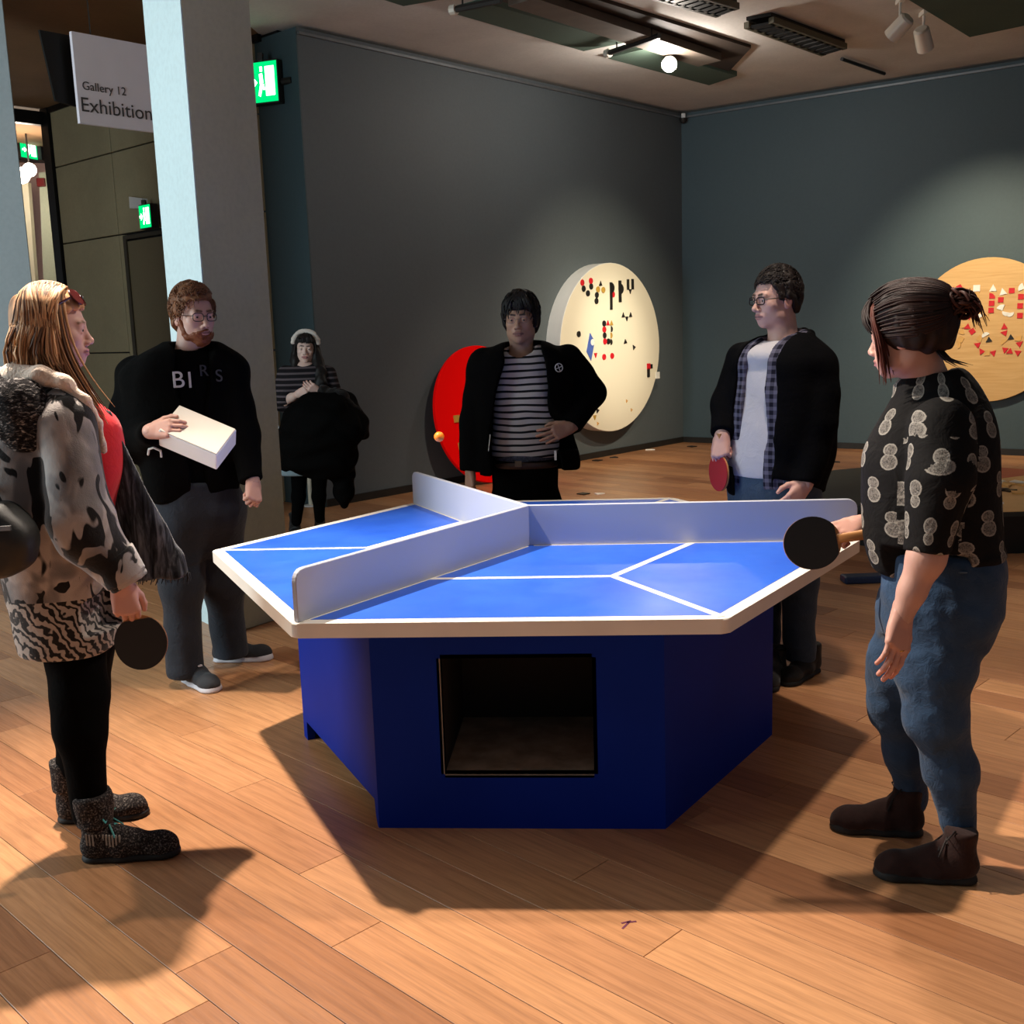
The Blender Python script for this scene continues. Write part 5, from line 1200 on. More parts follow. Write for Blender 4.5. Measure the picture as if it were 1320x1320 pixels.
# ---------------------------------------------------------------- dark-haired woman carrying a black coat
def person_coat():
    g = Fig((-2.0, 4.2), (.22, -.97), 'woman with long black hair and a white headband carrying a black coat', (.62, .45, .39)); pt = g.pt
    g.head(394, 449, (.2, -.97, -.03), .92, 0, True, neck=pt(394, 473, .02), lips=V3(.45, .2, .2), brow=V3(.03, .02, .02), tilt=.08)
    wr, el = pt(384, 508, -.24), pt(361, 520, -.05)
    g.hand(wr, pt(402, 500, -.30)-wr, FH, 1, (.6, .8, .5), .6, .9, elbow=el, re=.04)
    w2 = pt(412, 506, -.26); g.hand(w2, pt(394, 494, -.32)-w2, FH, -1, (.5, .7, .4), .6, .9)
    g.hidden([(pt(394, 480), pt(396, 590), .1, .1), (pt(372, 482), el, .035, .035)]); g.finish_body()
    line = [(-.14, -.16), (0, -.15), (.03, -.0), (.05, .045), (.1, .05)]
    bk = srgb(18, 15, 15); hp = g.haircap(line, bk, .016, 0, 2, .002); rs = np.random.RandomState(9); L = g.L
    for i in range(150):
        s_ = 1 if rs.rand() < .55 else -1; y0 = .045-.13*rs.rand(); x0 = s_*math.sqrt(max(.0005, 1-((y0+.016)/.118)**2))*.094
        e = -.26-.14*rs.rand()-(.12 if s_ < 0 else 0); hp.append(g.lock([L(*p) for p in ((x0*.1, y0*.6, .128), (x0*.8, y0, .08), (x0*1.05, y0, 0), (x0*1.1, y0+(.03 if s_ < 0 else 0), -.1), ((x0*.5-.07 if s_ < 0 else x0*1.1)+rs.normal()*.01, (.105 if s_ < 0 else y0+.02), -.19), ((x0*.5-.10-.05*rs.rand() if s_ < 0 else x0*.95)+rs.normal()*.012, (.16+.01*rs.rand() if s_ < 0 else y0+.03), -.33-.05*rs.rand()))], .009, .005, np.array(bk)*(.7+.8*rs.rand()), 5, 11, .7))
    hm = Sdf(.008); hm.chain([L(-.07, -.01, .03), L(-.10, .02, -.10), L(-.125, .085, -.19), L(-.135, .135, -.27), L(-.13, .15, -.36)], [.035, .045, .05, .045, .022], .02); hm.chain([L(.075, -.01, .02), L(.085, .02, -.10), L(.085, .07, -.17)], [.03, .035, .02], .02); hm.post.append(folds(.003, 90, 2, (1, 0, 0))); hp.append(hm.arrays(bk))
    for i in range(26):      # fringe
        a = -.055+.11*rs.rand(); hp.append(g.lock([L(*p) for p in ((a*.5, .06, .118), (a*.9, .092, .085), (a*1.05, .096, .04+.012*rs.rand()))], .008, .004, np.array(bk)*(.7+.8*rs.rand()), 5, 7, .7))
    g.puthair(hp)
    sd = Sdf(.006); P = [L(.102*math.sin(a), .03-.02*math.cos(a), .036+.105*math.cos(a)) for a in np.linspace(-1.45, 1.45, 13)]; sd.chain(P, [.017]*13, .01); sd.post.append(folds(.003, 110, 4)); g.put('headband', sd, cloth('white_fleece', srgb(206, 200, 192), .95, .08, bump=.5, bscale=80))
    # striped jumper
    M_ = Mat('striped_jumper', (.1,)*3, .9, 0, .2); sx_ = M_.n('ShaderNodeSeparateXYZ'); tc = M_.n('ShaderNodeTexCoord'); M_.l(tc.outputs['Object'], sx_.inputs[0]); f = M_.math('SINE', M_.math('MULTIPLY', sx_.outputs[2], 150)); M_.color(M_.ramp(f, [(.3, srgb(20, 18, 22)), (.6, srgb(84, 76, 80))]))
    sd = Sdf(.009); sd.loft(g.rows([(468, 382, 408), (474, 366, 424), (485, 360, 430), (510, 364, 428), (560, 366, 424), (575, 368, 422)], .62), g.F); sd.chain([pt(368, 482), el], [.062, .058], .03); sd.chain([el, pt(370, 513, -.12)], [.056, .05], .03); sd.chain([pt(424, 482), pt(434, 515, -.08), pt(418, 508, -.2)], [.06, .055, .048], .03); sd.post.append(folds(.004, 25, 3)); sd.ell(g.nb+Z*.01+g.F*.03, (.06, .06, .06), None, .01, 's'); g.put('jumper', sd, M_.m)
    sd = Sdf(.01); sd.loft(g.rows([(556, 366, 424), (580, 362, 426), (604, 361, 424)], .7), g.F); sd.post.append(folds(.006, 30, 8)); sk = g.put('skirt', sd, M_BLKC)
    sd = Sdf(.01); sd.loft(g.rows([(598, 361, 425), (611, 360, 424)], .72), g.F); g.put('hem', sd, cloth('pale_blue_hem', srgb(118, 136, 144), .9, .12), sk)
    sd = Sdf(.009); sd.chain([pt(386, 600), pt(385, 640), pt(382, 672, -.02)], [.07, .052, .04], .03); sd.chain([pt(412, 600), pt(411, 640), pt(412, 668, .05)], [.07, .052, .04], .03); g.put('tights', sd, M_LEG)
    for x, y in ((381, 686), (413, 681)):
        h_ = onz(x, y); g.shoe(h_, h_+V3(.06, -.24, 0), M_SHOEB, M_SOLED, .06, .044, name='boot')
    # white cable of her audio guide, hanging beside the skirt
    g.putbm('strap', tube_bm([pt(357, 530, -.12), pt(358, 548, -.17), pt(366, 572, -.19), pt(378, 592, -.19), pt(391, 601, -.19)], .007, 6), simple('white_strap', srgb(190, 196, 196), .6))
    # the coat over her arms
    ct = empty('coat', tuple(pt(415, 650, -.18)), 'large black padded coat carried by the woman with the headband', 'coat'); O = np.array(ct.location)
    sd = Sdf(.010); sd.loft(g.rows([(505, 398, 440, -.26, .7), (520, 374, 452, -.28, .55), (540, 366, 464, -.29, .55), (558, 364, 470, -.30, .55), (580, 366, 462, -.29, .55), (600, 372, 458, -.28, .55), (616, 400, 455, -.26, .6)], .55), g.F); sd.chain([pt(448, 525, -.2), pt(464, 548, -.22), pt(470, 560, -.22)], [.09, .07, .045], .04); sd.chain([pt(440, 600, -.2), pt(444, 630, -.19), pt(444, 650, -.18)], [.09, .07, .03], .05)
    sd.post.append(folds(.012, 26, 33)); v, f, c = sd.arrays(); link('shell', to_mesh('shell', v, f, c, O, (cloth('black_padded', srgb(4, 4, 4), .8, .2, bump=.4, sheen=0),)), ct)
    sd = Sdf(.009); sd.chain([pt(418, 503, -.27), pt(440, 512, -.26), pt(458, 530, -.24)], [.045, .05, .04], .03); sd.post.append(folds(.008, 60, 3)); v, f, c = sd.arrays(); link('hood_trim', to_mesh('hood_trim', v, f, c, O, (cloth('black_fur', srgb(22, 20, 20), .95, .3, bump=.6, bscale=90),)), ct)
person_coat()
P = onz(401, 652)
wp = empty('white_bollard', tuple(P), 'thin cream post on the floor behind the woman with the headband', 'post'); bmobj('shaft', lathe_bm([(0, .012), (.022, .012), (.022, .30), (.016, .31), (0, .31)], 16), simple('cream_post', srgb(216, 210, 190), .5), wp, smooth=True); bmobj('foot', lathe_bm([(0, 0), (.07, 0), (.07, .008), (.03, .014), (0, .014)], 20), M_WHITE, wp, smooth=True)

# ---------------------------------------------------------------- man in the striped shirt, hand on hip
def person_stripes():
    g = Fig((-.14, 1.72), (.06, -1), 'man in a black and white striped shirt and open black jacket, hand on hip', (.40, .235, .16)); pt = g.pt
    g.head(671, 411, (-.10, -.98, -.04), 1.04, 0, False, neck=pt(672, 458, .03), brow=V3(.02, .015, .012), lips=V3(.28, .13, .11))
    el, wr = pt(763, 505, .06), pt(735, 551, -.13)
    g.hand(wr, pt(704, 562, -.19)-wr, FH*.9+RH*.3, 1, (.25, .35, .3), .9, 1.02, spread=4)
    e2, w2 = pt(610, 542, .0), pt(606, 606, -.06); g.hand(w2, pt(607, 636, -.08)-w2, RH*.7+FH*.5, 1, (.45, .6, .4), .4, 1.0)
    g.hidden([(pt(672, 490, .02), pt(676, 590, .02), .08, .08), (pt(735, 468), el, .04, .04), (el, wr, .036, .028), (pt(622, 470), e2, .04, .04), (e2, w2, .04, .03)]); g.finish_body()
    line = [(-.14, -.085), (-.03, -.08), (-.01, -.055), (.02, -.04), (.034, .0), (.05, .036), (.1, .05)]
    bk = srgb(17, 15, 14); hp = g.haircap(line, bk, .019, .006, 4, .004); hp += g.tufts(320, bk, line, .06, .0055, 3, .006, lambda q: (q[0]*5, .6 if q[1] > 0 else -.3, -.9 if abs(q[0]) > .03 or q[1] < 0 else -.3), .006, .4, 0, .021)
    rs = np.random.RandomState(3)
    for i in range(26): a = -.06+.12*rs.rand(); hp.append(g.lock([g.L(*p) for p in ((a*.4-.01, .05, .125), (a*.8-.01, .094, .095), (a*1.1-.012, .1, .05+.016*rs.rand()))], .0095, .004, np.array(bk)*(.8+.6*rs.rand()), 5, 7, .7))
    g.puthair(hp); g.glasses(srgb(96, 90, 88), .0215, .013, .0010)
    # striped shirt
    M_ = Mat('striped_jersey', (.5,)*3, .9, 0, .2); sx_ = M_.n('ShaderNodeSeparateXYZ'); tc = M_.n('ShaderNodeTexCoord'); M_.l(tc.outputs['Object'], sx_.inputs[0])
    wob = M_.math('MULTIPLY', M_.noise(tc.outputs['Object'], 5, 1), .028); z_ = M_.math('ADD', sx_.outputs[2], wob); f = M_.math('FRACT', M_.math('DIVIDE', z_, .0345)); M_.color(M_.ramp(f, [(.0, srgb(22, 22, 26)), (.30, srgb(22, 22, 26)), (.34, srgb(178, 172, 168)), (.96, srgb(178, 172, 168)), (1, srgb(22, 22, 26))])); M_.bump(M_.noise(tc.outputs['Object'], 14, 2, .5, .5), .3, .02)
    sd = Sdf(.007); sr = g.rows([(446, 652, 697), (454, 640, 706), (470, 634, 716), (500, 634, 720), (540, 634, 722), (568, 634, 722), (588, 636, 720)], .66); sd.loft(sr, g.F); sd.ell(g.nb+Z*.035+g.F*.05, (.075, .085, .08), None, .01, 's'); sd.post.append(folds(.0035, 20, 6)); g.put('shirt', sd, M_.m)
    M_ = cloth('checked_tail', srgb(56, 58, 70), .9, .6, 90); sd = Sdf(.007); sd.loft(g.rows([(584, 637, 719), (594, 638, 718)], .68), g.F, cut=True); g.put('shirt_tail', sd, M_)
    sd = Sdf(.008); sd.loft(g.rows([(590, 637, 718), (620, 636, 719), (650, 636, 720), (680, 648, 708, 0, .6)], .72), g.F); sd.chain([pt(655, 655), pt(652, 745), pt(650, 830)], [.10, .078, .07], .05); sd.chain([pt(700, 655), pt(704, 745), pt(706, 830)], [.10, .078, .07], .05); sd.half(g.B+Z*.05, -Z, .006); sd.post.append(folds(.004, 25, 7)); tr_ = g.put('trousers', sd, M_LEG)
    sd = Sdf(.006); sd.loft([(r[0], r[1], r[2], r[3]+.006, r[4]+.006, r[5]+.006) for r in g.rows([(593, 637, 718), (602, 637, 719)], .70)], g.F); be = g.put('belt', sd, simple('brown_leather', srgb(52, 34, 26), .5))
    c = pt(668, 598, 0)+g.F*(.115); g.putbm('buckle', box_bm(pt(668, 598, -.135), (.035, .012, .03)), simple('buckle_brass', srgb(120, 104, 80), .4, .8), be, False)
    # jacket, open
    sd = Sdf(.0075); jr = g.rows([(440, 646, 704), (450, 626, 722), (464, 614, 738), (490, 610, 740), (530, 608, 738), (565, 606, 740), (600, 604, 748), (606, 604, 748)], .66); sd.loft(jr, g.F); zt, zb = jr[0][0], jr[-1][0]
    wedge(sd, [(zb, -.01, .185), (zt-.45, .0, .165), (zt-.28, .005, .135), (zt-.1, 0, .105), (zt+.05, 0, .085)], g.F, 0, 0, zb-.05, zt+.1)
    sd.loft(g.rows([(585, 640, 716), (640, 636, 720)], .8), g.F, mode='s', k=.004)
    sd.chain([pt(623, 466, .02), e2, pt(606, 603, -.055)], [.080, .068, .056], .035); sd.half(pt(606, 607, -.06), pt(606, 607, -.06)-e2, .004, pt(606, 607)-.1, pt(606, 607)+.1)
    sd.chain([pt(732, 463, .02), el, pt(739, 546, -.10)], [.080, .074, .056], .035); sd.half(pt(737, 549, -.115), pt(737, 549, -.115)-el, .004, pt(737, 549, -.1)-.09, pt(737, 549, -.1)+.09)
    sd.ell(g.nb+Z*.03+g.F*.03, (.078, .078, .09), None, .012, 's'); collar(sd, g.nb+Z*.005, .105, g.F, .022, .3, .8); sd.post.append(folds(.005, 22, 17)); jk = g.put('jacket', sd, M_BLKC2)
    hit, loc, nr, _ = jk.ray_cast(Vector(CAM-g.B), Vector(ray(720, 474))); R = frame3(np.array(nr))
    bm = bmesh.new(); Pn = np.array(loc)+np.array(nr)*.004
    tube_bm([Pn+R@V3(.021*math.cos(a), .021*math.sin(a), 0) for a in np.linspace(0, 2*math.pi, 25)], .0026, 6, bm, False)
    for a in (.35, .35+math.pi/2): tube_bm([Pn+R@V3(.02*math.cos(a), .02*math.sin(a), 0), Pn-R@V3(.02*math.cos(a), .02*math.sin(a), 0)], .0022, 6, bm)
    bmobj('badge', bm, simple('badge_white', srgb(200, 200, 198), .6, vary=0), jk, smooth=True)
    g.putbm('zip', tube_bm([pt(632, 560, -.15), pt(630, 580, -.14), pt(626, 600, -.13)], .003, 6), simple('zip_steel', srgb(150, 146, 140), .3, .8), jk)
    g.putbm('tag', box_bm(pt(716, 587, -.14), (.012, .006, .05)), M_WHITE, jk, False)
    for x in (650, 706):
        h_ = pt(x, 840); h_[2] = 0; h_ = h_+V3(0, .06, 0); g.shoe(h_, h_+V3(-.03 if x < 660 else .05, -.28, 0), M_SHOEB, M_SOLED, -.01, .05)
person_stripes()
# ---------------------------------------------------------------- man in the white t-shirt and dark coat
def person_tee():
    g = Fig((1.08, .70), (-.76, -.65), 'man with glasses in a white t-shirt, checked shirt and dark coat', (.54, .325, .27)); pt = g.pt
    g.head(1000, 385, (-.90, -.42, -.06), .98, 0, False, neck=pt(1010, 440, .02), brow=V3(.03, .02, .015), lips=V3(.42, .19, .17), nr=.058)
    er, wr = pt(938, 522, .10), pt(931, 560, .0)
    g.hand(wr, pt(929, 590, -.03)-wr, RH*.5+FH*.7, 1, (1.1, 1.2, .8), .8, 1.0); GR_ = g.grip
    e2, w2 = pt(1053, 552, -.16), pt(1039, 624, -.22); g.hand(w2, pt(1018, 650, -.25)-w2, FH*.8-RH*.3, 1, (.5, .7, .5), .5, 1.0)
    g.hidden([(pt(1008, 470), pt(1000, 600), .08, .08), (pt(958, 468, .1), er, .04, .04), (er, wr, .036, .028), (pt(1058, 470, -.1), e2, .04, .04), (e2, w2, .04, .03)]); g.finish_body()
    line = [(-.14, -.07), (-.05, -.065), (-.025, -.01), (.004, .006), (.012, -.012), (.03, .0), (.048, .05), (.062, .066), (.1, .07)]
    bk = srgb(28, 20, 17); hp = g.haircap(line, bk, .010, .012, 6, .004); hp += g.tufts(900, bk, line, .028, .0026, 11, .004, lambda q: (q[0]*2, .7 if q[2] > .07 else -.4, .1 if q[2] > .07 else -.9), .012, .45, .006, .013); g.puthair(hp)
    g.glasses(srgb(14, 13, 13), .0245, .0155, .0024)
    # white t-shirt
    sd = Sdf(.0075); sr = g.rows([(438, 985, 1030), (448, 964, 1050), (475, 958, 1062), (520, 950, 1064), (570, 946, 1060), (600, 945, 1056), (612, 946, 1052)], .84); sd.loft(sr, g.F); sd.ell(g.nb+Z*.02+g.F*.01, (.066, .066, .07), None, .01, 's'); sd.post.append(folds(.0035, 24, 9)); g.put('tshirt', sd, cloth('white_jersey', srgb(178, 175, 181), .85, .04, 6, .3, 14))
    # jeans
    sd = Sdf(.008); sd.loft(g.rows([(604, 944, 1052), (630, 944, 1052), (660, 950, 1050), (690, 966, 1036, .02, .6)], .74), g.F); sd.chain([pt(975, 655, .05), pt(982, 750, .10), pt(988, 862, .18)], [.098, .078, .066], .05); sd.chain([pt(1024, 655, -.04), pt(1030, 750, -.02), pt(1031, 850, -.0)], [.098, .076, .066], .05); sd.half(g.B+Z*.07, -Z, .006); sd.post.append(folds(.004, 26, 17)); g.put('jeans', sd, M_JEAN2)
    # checked shirt, then the coat over it
    M_ = Mat('checked_cotton', (.05,)*3, .9, 0, .2); sx_ = M_.n('ShaderNodeSeparateXYZ'); tc = M_.n('ShaderNodeTexCoord'); M_.l(tc.outputs['Object'], sx_.inputs[0])
    a = M_.math('GREATER_THAN', M_.math('SINE', M_.math('MULTIPLY', sx_.outputs[2], 190)), .1); b = M_.math('GREATER_THAN', M_.math('SINE', M_.math('MULTIPLY', M_.math('ADD', sx_.outputs[0], M_.math('MULTIPLY', sx_.outputs[1], -1)), 130)), .0); M_.color(M_.mix(M_.math('MULTIPLY', M_.math('ADD', a, b), .5), srgb(18, 17, 32), srgb(92, 90, 108)))
    jr = g.rows([(430, 988, 1040), (442, 966, 1054), (456, 954, 1066), (490, 948, 1070), (540, 944, 1070), (585, 944, 1066), (625, 944, 1058), (636, 946, 1056)], .86); zt, zb = jr[0][0], jr[-1][0]
    sd = Sdf(.007); sd.loft([(r[0], r[1], r[2], r[3]-.008, r[4]-.006, r[5]-.008) for r in jr[:-1]], g.F); wedge(sd, [(zb, -.005, .060), (zt-.4, -.005, .070), (zt-.15, 0, .058), (zt+.05, 0, .06)], g.F, 0, 0, zb-.05, zt+.1)
    sd.ell(g.nb+Z*.03+g.F*.02, (.074, .074, .08), None, .012, 's'); collar(sd, g.nb+Z*.012, .088, g.F, .014, .3, .55); sd.post.append(folds(.003, 25, 6)); g.put('checked_shirt', sd, M_.m)
    sd = Sdf(.0075); sd.loft([(r[0], r[1], r[2], r[3]+.006, r[4]+.004, r[5]+.008) for r in jr], g.F); wedge(sd, [(zb, -.005, .100), (zt-.4, -.005, .118), (zt-.15, 0, .105), (zt+.05, 0, .09)], g.F, 0, 0, zb-.05, zt+.1, vmin=.02)
    sd.chain([pt(958, 466, .12), er, pt(931, 557, .01)], [.078, .068, .054], .035); sd.half(pt(931, 559, .0), pt(931, 559, .0)-er, .004, pt(931, 559)-.1, pt(931, 559)+.1)
    sd.chain([pt(1052, 470, -.11), pt(1057, 510, -.14), e2, pt(1040, 620, -.215)], [.080, .076, .070, .056], .035); sd.half(pt(1040, 623, -.22), pt(1040, 623, -.22)-e2, .004, pt(1040, 623, -.2)-.1, pt(1040, 623, -.2)+.1)
    sd.ell(g.nb+Z*.03+g.F*.03, (.085, .085, .09), None, .012, 's'); collar(sd, g.nb+Z*.0-g.F*.01, .11, g.F, .02, .3, .9); sd.post.append(folds(.0038, 24, 27)); g.put('coat', sd, cloth('dark_coat', srgb(5, 5, 7), .9, .2, bump=.3, sheen=0))
    for h_, t_ in ((onz(1006, 862), onz(985, 893)), (onz(1046, 866), onz(1010, 884))):
        d = t_-h_; d /= np.linalg.norm(d); g.shoe(t_-d*.29, t_, M_SHOEB, M_SOLED, .03, .048, lace=simple('black_lace', srgb(16, 16, 16), .7), name='boot')
    bat(pt(927, 609, (GR_-g.B)@FH), Z+RH*.07, -RH*.95-FH*.34, 'red table-tennis bat hanging from the hand of the man in the white t-shirt', M_RED, M_BLKR)
person_tee()

# ---------------------------------------------------------------- woman in the spotted blouse
def person_blouse():
    g = Fig((1.14, -.95), (-.96, .27), 'woman with hair in a bun in a black spotted blouse and jeans, playing', (.58, .335, .27)); pt = g.pt
    g.head(1168, 431, (-.84, .53, -.14), .93, 0, True, neck=pt(1200, 500, .02), lips=V3(.5, .2, .19), brow=V3(.06, .03, .02), nr=.055)
    wr, el = pt(1163, 792, -.20), pt(1204, 695, -.20)
    g.hand(wr, pt(1152, 850, -.24)-wr, FH*.9-RH*.35, -1, (.16, .3, .25), .4, .98, elbow=el, re=.050, rw=.031)
    w2, e2 = pt(1106, 676, .16), pt(1165, 690, .22)
    g.hand(w2, pt(1078, 688, .10)-w2, -Z*.7+FH*.5, 1, (.9, 1.2, .8), .9, .96, elbow=e2, re=.044, rw=.028); GR_ = g.grip
    g.hidden([(pt(1208, 580), pt(1215, 720), .08, .10), (pt(1212, 600, -.12), el, .04, .045), (pt(1190, 560, .15), e2, .04, .04)]); g.finish_body()
    d = pt(1160, 838, -.23); bm = tube_bm([d+g.S*0+.010*(RH*math.cos(a)*1.0+FH*math.sin(a)) for a in np.linspace(0, 2*math.pi, 15)], .0018, 6, cap=False); g.putbm('ring', bm, simple('gold', srgb(210, 160, 70), .25, .9))
    # hair pinned up, bun, loose strands
    hc_ = srgb(30, 14, 11); L = g.L; rs = np.random.RandomState(8); line = [(-.16, -.062), (-.06, -.058), (-.02, -.045), (.01, -.035), (.035, -.02), (.055, .045), (.11, .055)]
    def ex(sd, L, R, sc):
        sd.ell(L(0, -.075, .03), (.075, .062, .075), R, .04)
    hp = g.haircap(line, hc_, .020, .012, 3, .004, 70, ex)
    def fl(q): b = np.array([0, -.12, .04]); return b-q
    bc = np.array([0, -.158, .062])
    for i in range(330):     # hair drawn back over the head into the bun
        a = rs.uniform(-1.95, 1.95); sx_, cz = math.sin(a), math.cos(a); j = 1+rs.normal()*.012; y0 = .055-.05*abs(a)/1.95+rs.normal()*.012
        p = [(sx_*.088, y0+.012, .03+cz*.098), (sx_*.102*j, y0-.045, .032+cz*.121*j), (sx_*.101*j, -.065, .030+cz*.118*j), (sx_*.072*j, -.125, .036+cz*.085*j), (sx_*.022, -.152, .058+cz*.02)]
        hp.append(g.lock([L(*q) for q in p], .0042, .003, np.array(srgb(38, 17, 12))*(.45+1.1*rs.rand()), 5, 14, .8))
    for i in range(60):
        a0 = rs.rand()*6.28; ax = rs.normal(size=3); ax /= np.linalg.norm(ax); u = np.cross(ax, (.3, .5, .8)); u /= np.linalg.norm(u); v = np.cross(ax, u); r = .022+.016*rs.rand(); c0 = bc+rs.normal(size=3)*.010
        hp.append(g.lock([L(*(c0+r*(u*math.cos(a0+t)+v*math.sin(a0+t)))) for t in np.linspace(0, 3.6, 7)], .0065, .003, np.array(srgb(58, 26, 17))*(.6+.9*rs.rand()), 5, 12, .8))
    for i in range(16):      # wisps under the bun
        p = bc+rs.normal(size=3)*.01; hp.append(g.lock([L(*p), L(*(p+V3(rs.normal()*.01, -.03, -.02))), L(*(p+V3(rs.normal()*.015, -.035-.02*rs.rand(), -.06-.03*rs.rand())))], .004, .0015, np.array(srgb(70, 30, 20))*(.6+.8*rs.rand()), 4, 8))
    for s_ in (-1, 1):       # strands before the ears and the swept fringe
        for i in range(26):
            o = rs.normal(size=3)*.005; hp.append(g.lock([L(*(np.array(p)+o*(k*.5+.3))) for k, p in enumerate(((s_*.02, .05, .125), (s_*.068, .062, .075), (s_*.084, .05, .01), (s_*.078, .046, -.06), (s_*.068, .048, -.10-.02*rs.rand())))], .0065, .002, np.array(srgb(76, 30, 16))*(.6+.9*rs.rand()), 5, 11, .8))
        for i in range(18):
            o = rs.normal(size=3)*.005; hp.append(g.lock([L(*(np.array(p)+o)) for p in ((s_*.0, .03, .135), (s_*.03, .082, .105), (s_*.06, .09, .06), (s_*.078, .07, .02))], .008, .003, np.array(hc_)*(.7+.9*rs.rand()), 5, 9, .8))
    for i in range(12):      # stray hairs at the nape
        p0 = V3(rs.uniform(-.04, .04), -.085, -.055); hp.append(g.lock([L(*p0), L(*(p0+V3(.01*rs.normal(), -.02, -.03))), L(*(p0+V3(.02*rs.normal(), -.045-.03*rs.rand(), -.045-.02*rs.rand())))], .003, .001, hc_, 4, 7))
    g.puthair(hp)
    # blouse with pale seed-head print
    M_ = Mat('spotted_blouse', (.01,)*3, .85, 0, .2); at = M_.n('ShaderNodeAttribute'); at.attribute_name = 'pat'; sp = M_.n('ShaderNodeSeparateXYZ'); M_.l(at.outputs['Vector'], sp.inputs[0])
    cw, chh = .122, .088; v = M_.math('DIVIDE', sp.outputs[1], chh); row = M_.math('FLOOR', v); u = M_.math('ADD', M_.math('DIVIDE', sp.outputs[0], cw), M_.math('MULTIPLY', row, .5))
    cb = M_.n('ShaderNodeCombineXYZ'); M_.l(M_.math('FLOOR', u), cb.inputs[0]); M_.l(row, cb.inputs[1]); wn = M_.n('ShaderNodeTexWhiteNoise'); wn.noise_dimensions = '2D'; M_.l(cb.outputs[0], wn.inputs['Vector']); ws = M_.n('ShaderNodeSeparateColor'); M_.l(wn.outputs['Color'], ws.inputs[0])
    du = M_.math('MULTIPLY', M_.math('SUBTRACT', M_.math('ADD', M_.math('FRACT', u), M_.math('MULTIPLY', M_.math('SUBTRACT', ws.outputs[0], .5), .28)), .5), cw); dv = M_.math('MULTIPLY', M_.math('SUBTRACT', M_.math('ADD', M_.math('FRACT', v), M_.math('MULTIPLY', M_.math('SUBTRACT', ws.outputs[1], .5), .2)), .5), chh)
    def blob(cx, cy, rx, ry):
        a = M_.math('DIVIDE', M_.math('SUBTRACT', du, cx), rx); b = M_.math('DIVIDE', M_.math('SUBTRACT', dv, cy), ry); return M_.math('SQRT', M_.math('ADD', M_.math('MULTIPLY', a, a), M_.math('MULTIPLY', b, b)))
    e1, e2_ = blob(-.001, .019, .022, .017), blob(.001, -.013, .026, .022); d_ = M_.math('MINIMUM', e1, e2_)
    tc = M_.n('ShaderNodeTexCoord'); hatch = M_.noise(tc.outputs['Object'], 170, 3, .7, 1.5); d2 = M_.math('ADD', d_, M_.math('MULTIPLY', M_.math('SUBTRACT', hatch, .5), .25))
    inner = M_.ramp(hatch, [(.36, srgb(52, 50, 49)), (.62, srgb(140, 135, 128))]); rim = M_.ramp(d2, [(.72, (0,)*3), (.86, (1,)*3)]); c = M_.mix(rim, inner, srgb(150, 146, 138)); M_.color(M_.mix(M_.ramp(d2, [(.96, (0,)*3), (1.0, (1,)*3)]), c, srgb(14, 13, 14)))
    M_.bump(M_.noise(tc.outputs['Object'], 16, 3, .6, .6), .35, .02)
    sd = Sdf(.0065); br = g.rows([(476, 1176, 1240), (488, 1166, 1250), (510, 1156, 1262), (545, 1134, 1274), (580, 1120, 1280), (620, 1116, 1282), (660, 1115, 1283), (700, 1118, 1287), (718, 1122, 1288), (738, 1128, 1240)], 1.14); sd.loft(br, g.F)
    sh_ = pt(1216, 548, -.13); cuff_ = pt(1196, 714, -.20); sd.chain([sh_, pt(1212, 620, -.18), cuff_], [.078, .080, .062], .016); dn = cuff_-pt(1212, 620, -.18); sd.half(cuff_, dn, .004, cuff_-V3(.09, .09, .09), cuff_+V3(.09, .09, .12))
    s2 = pt(1185, 560, .15); c2 = pt(1128, 684, .185); sd.chain([s2, pt(1170, 640, .22), c2], [.08, .075, .055], .03); sd.half(c2, c2-pt(1170, 640, .22), .004, c2-.08, c2+.08)
    sd.ell(g.nb+Z*.045, (.062, .062, .07), None, .01, 's'); collar(sd, g.nb+Z*.012, .082, g.F, .012, .12, .25, sy=1.)
    sd.half(pt(1200, 740), -Z-g.F*.25, .006); sd.post.append(folds(.0045, 21, 19)); vv, ff, cc = sd.arrays()
    zz, tab, f2 = sd.tab; cx, cy = np.interp(vv[:, 2], zz, tab[0]), np.interp(vv[:, 2], zz, tab[1]); x, y = vv[:, 0]-cx, vv[:, 1]-cy; ang_ = np.arctan2(x*f2[1]-y*f2[0], -(x*f2[0]+y*f2[1])+1e-9)
    ax = cuff_-sh_; L_ = np.linalg.norm(ax); ax = ax/L_; t = (vv-sh_)@ax; q = vv-sh_-t[:, None]*ax; r = np.linalg.norm(q, axis=1); a2 = np.arctan2(q@RH, -(q@FH))
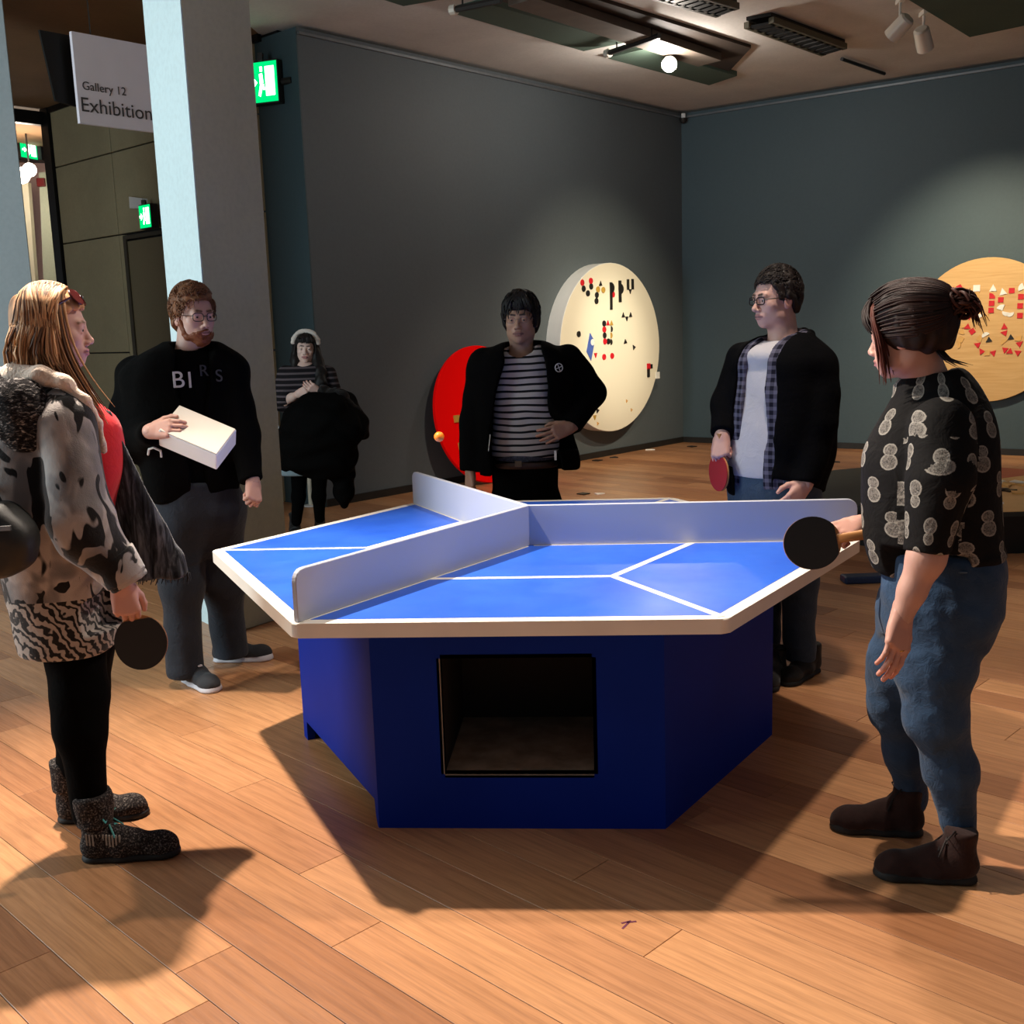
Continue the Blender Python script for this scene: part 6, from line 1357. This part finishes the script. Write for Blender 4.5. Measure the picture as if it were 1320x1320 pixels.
    on = ((r < .098) & (t > .04) & ((vv-g.B)@FH < -.10))[ff].mean(1) > .5
    def unwrap(a): a = a[ff]; return np.where((a.max(1)-a.min(1) > math.pi)[:, None] & (a < 0), a+2*math.pi, a)
    pat = np.where(on[:, None, None], np.stack([unwrap(a2)*.115+.05, t[ff]+.03, 0*t[ff]], 2), np.stack([unwrap(ang_)*.165, vv[:, 2][ff], 0*t[ff]], 2))
    me = to_mesh('blouse', vv, ff, cc, g.B, (M_.m,)); at_ = me.attributes.new('pat', 'FLOAT_VECTOR', 'CORNER'); at_.data.foreach_set('vector', pat.ravel()); link('blouse', me, g.root)
    # jeans
    sd = Sdf(.0075); sd.loft(g.rows([(706, 1142, 1286), (735, 1140, 1292), (765, 1138, 1291), (795, 1136, 1282), (815, 1140, 1272)], .95), g.F)
    sd.chain([pt(1224, 790, -.06), pt(1205, 860, -.08), pt(1206, 925, -.09), pt(1226, 990, -.09), pt(1238, 1078, -.09)], [.118, .098, .076, .063, .046], .05)
    sd.chain([pt(1180, 790, .08), pt(1158, 860, .10), pt(1155, 915, .11), pt(1168, 970, .13), pt(1176, 1030, .15)], [.105, .082, .068, .055, .046], .05); sd.post.append(folds(.0026, 28, 23)); sd.post.append(folds(.0022, 75, 24)); jn = g.put('jeans', sd, M_JEAN)
    bm = tube_bm([pt(1236, 738, -.185), pt(1262, 738, -.15), pt(1284, 736, -.07)], .0025, 6); g.putbm('pocket_seam', bm, simple('seam_thread', srgb(70, 92, 116), .8), jn)
    MB_ = cloth('brown_suede', srgb(44, 24, 20), .9, .25, 20); lc = simple('dark_lace', srgb(30, 20, 18), .8)
    for h_, t_ in ((onz(1262, 1136), onz(1132, 1126)), (onz(1192, 1076), onz(1076, 1066))): g.shoe(h_, t_, MB_, M_SOLED, .045, .047, .026, lc, name='boot')
    bat_at(GR_, g, 1047, 700, -FH+Z*.25-RH*.1, 'black table-tennis bat held over the table by the woman in the spotted blouse', M_BLKR, M_RED, dist=.10)
person_blouse()
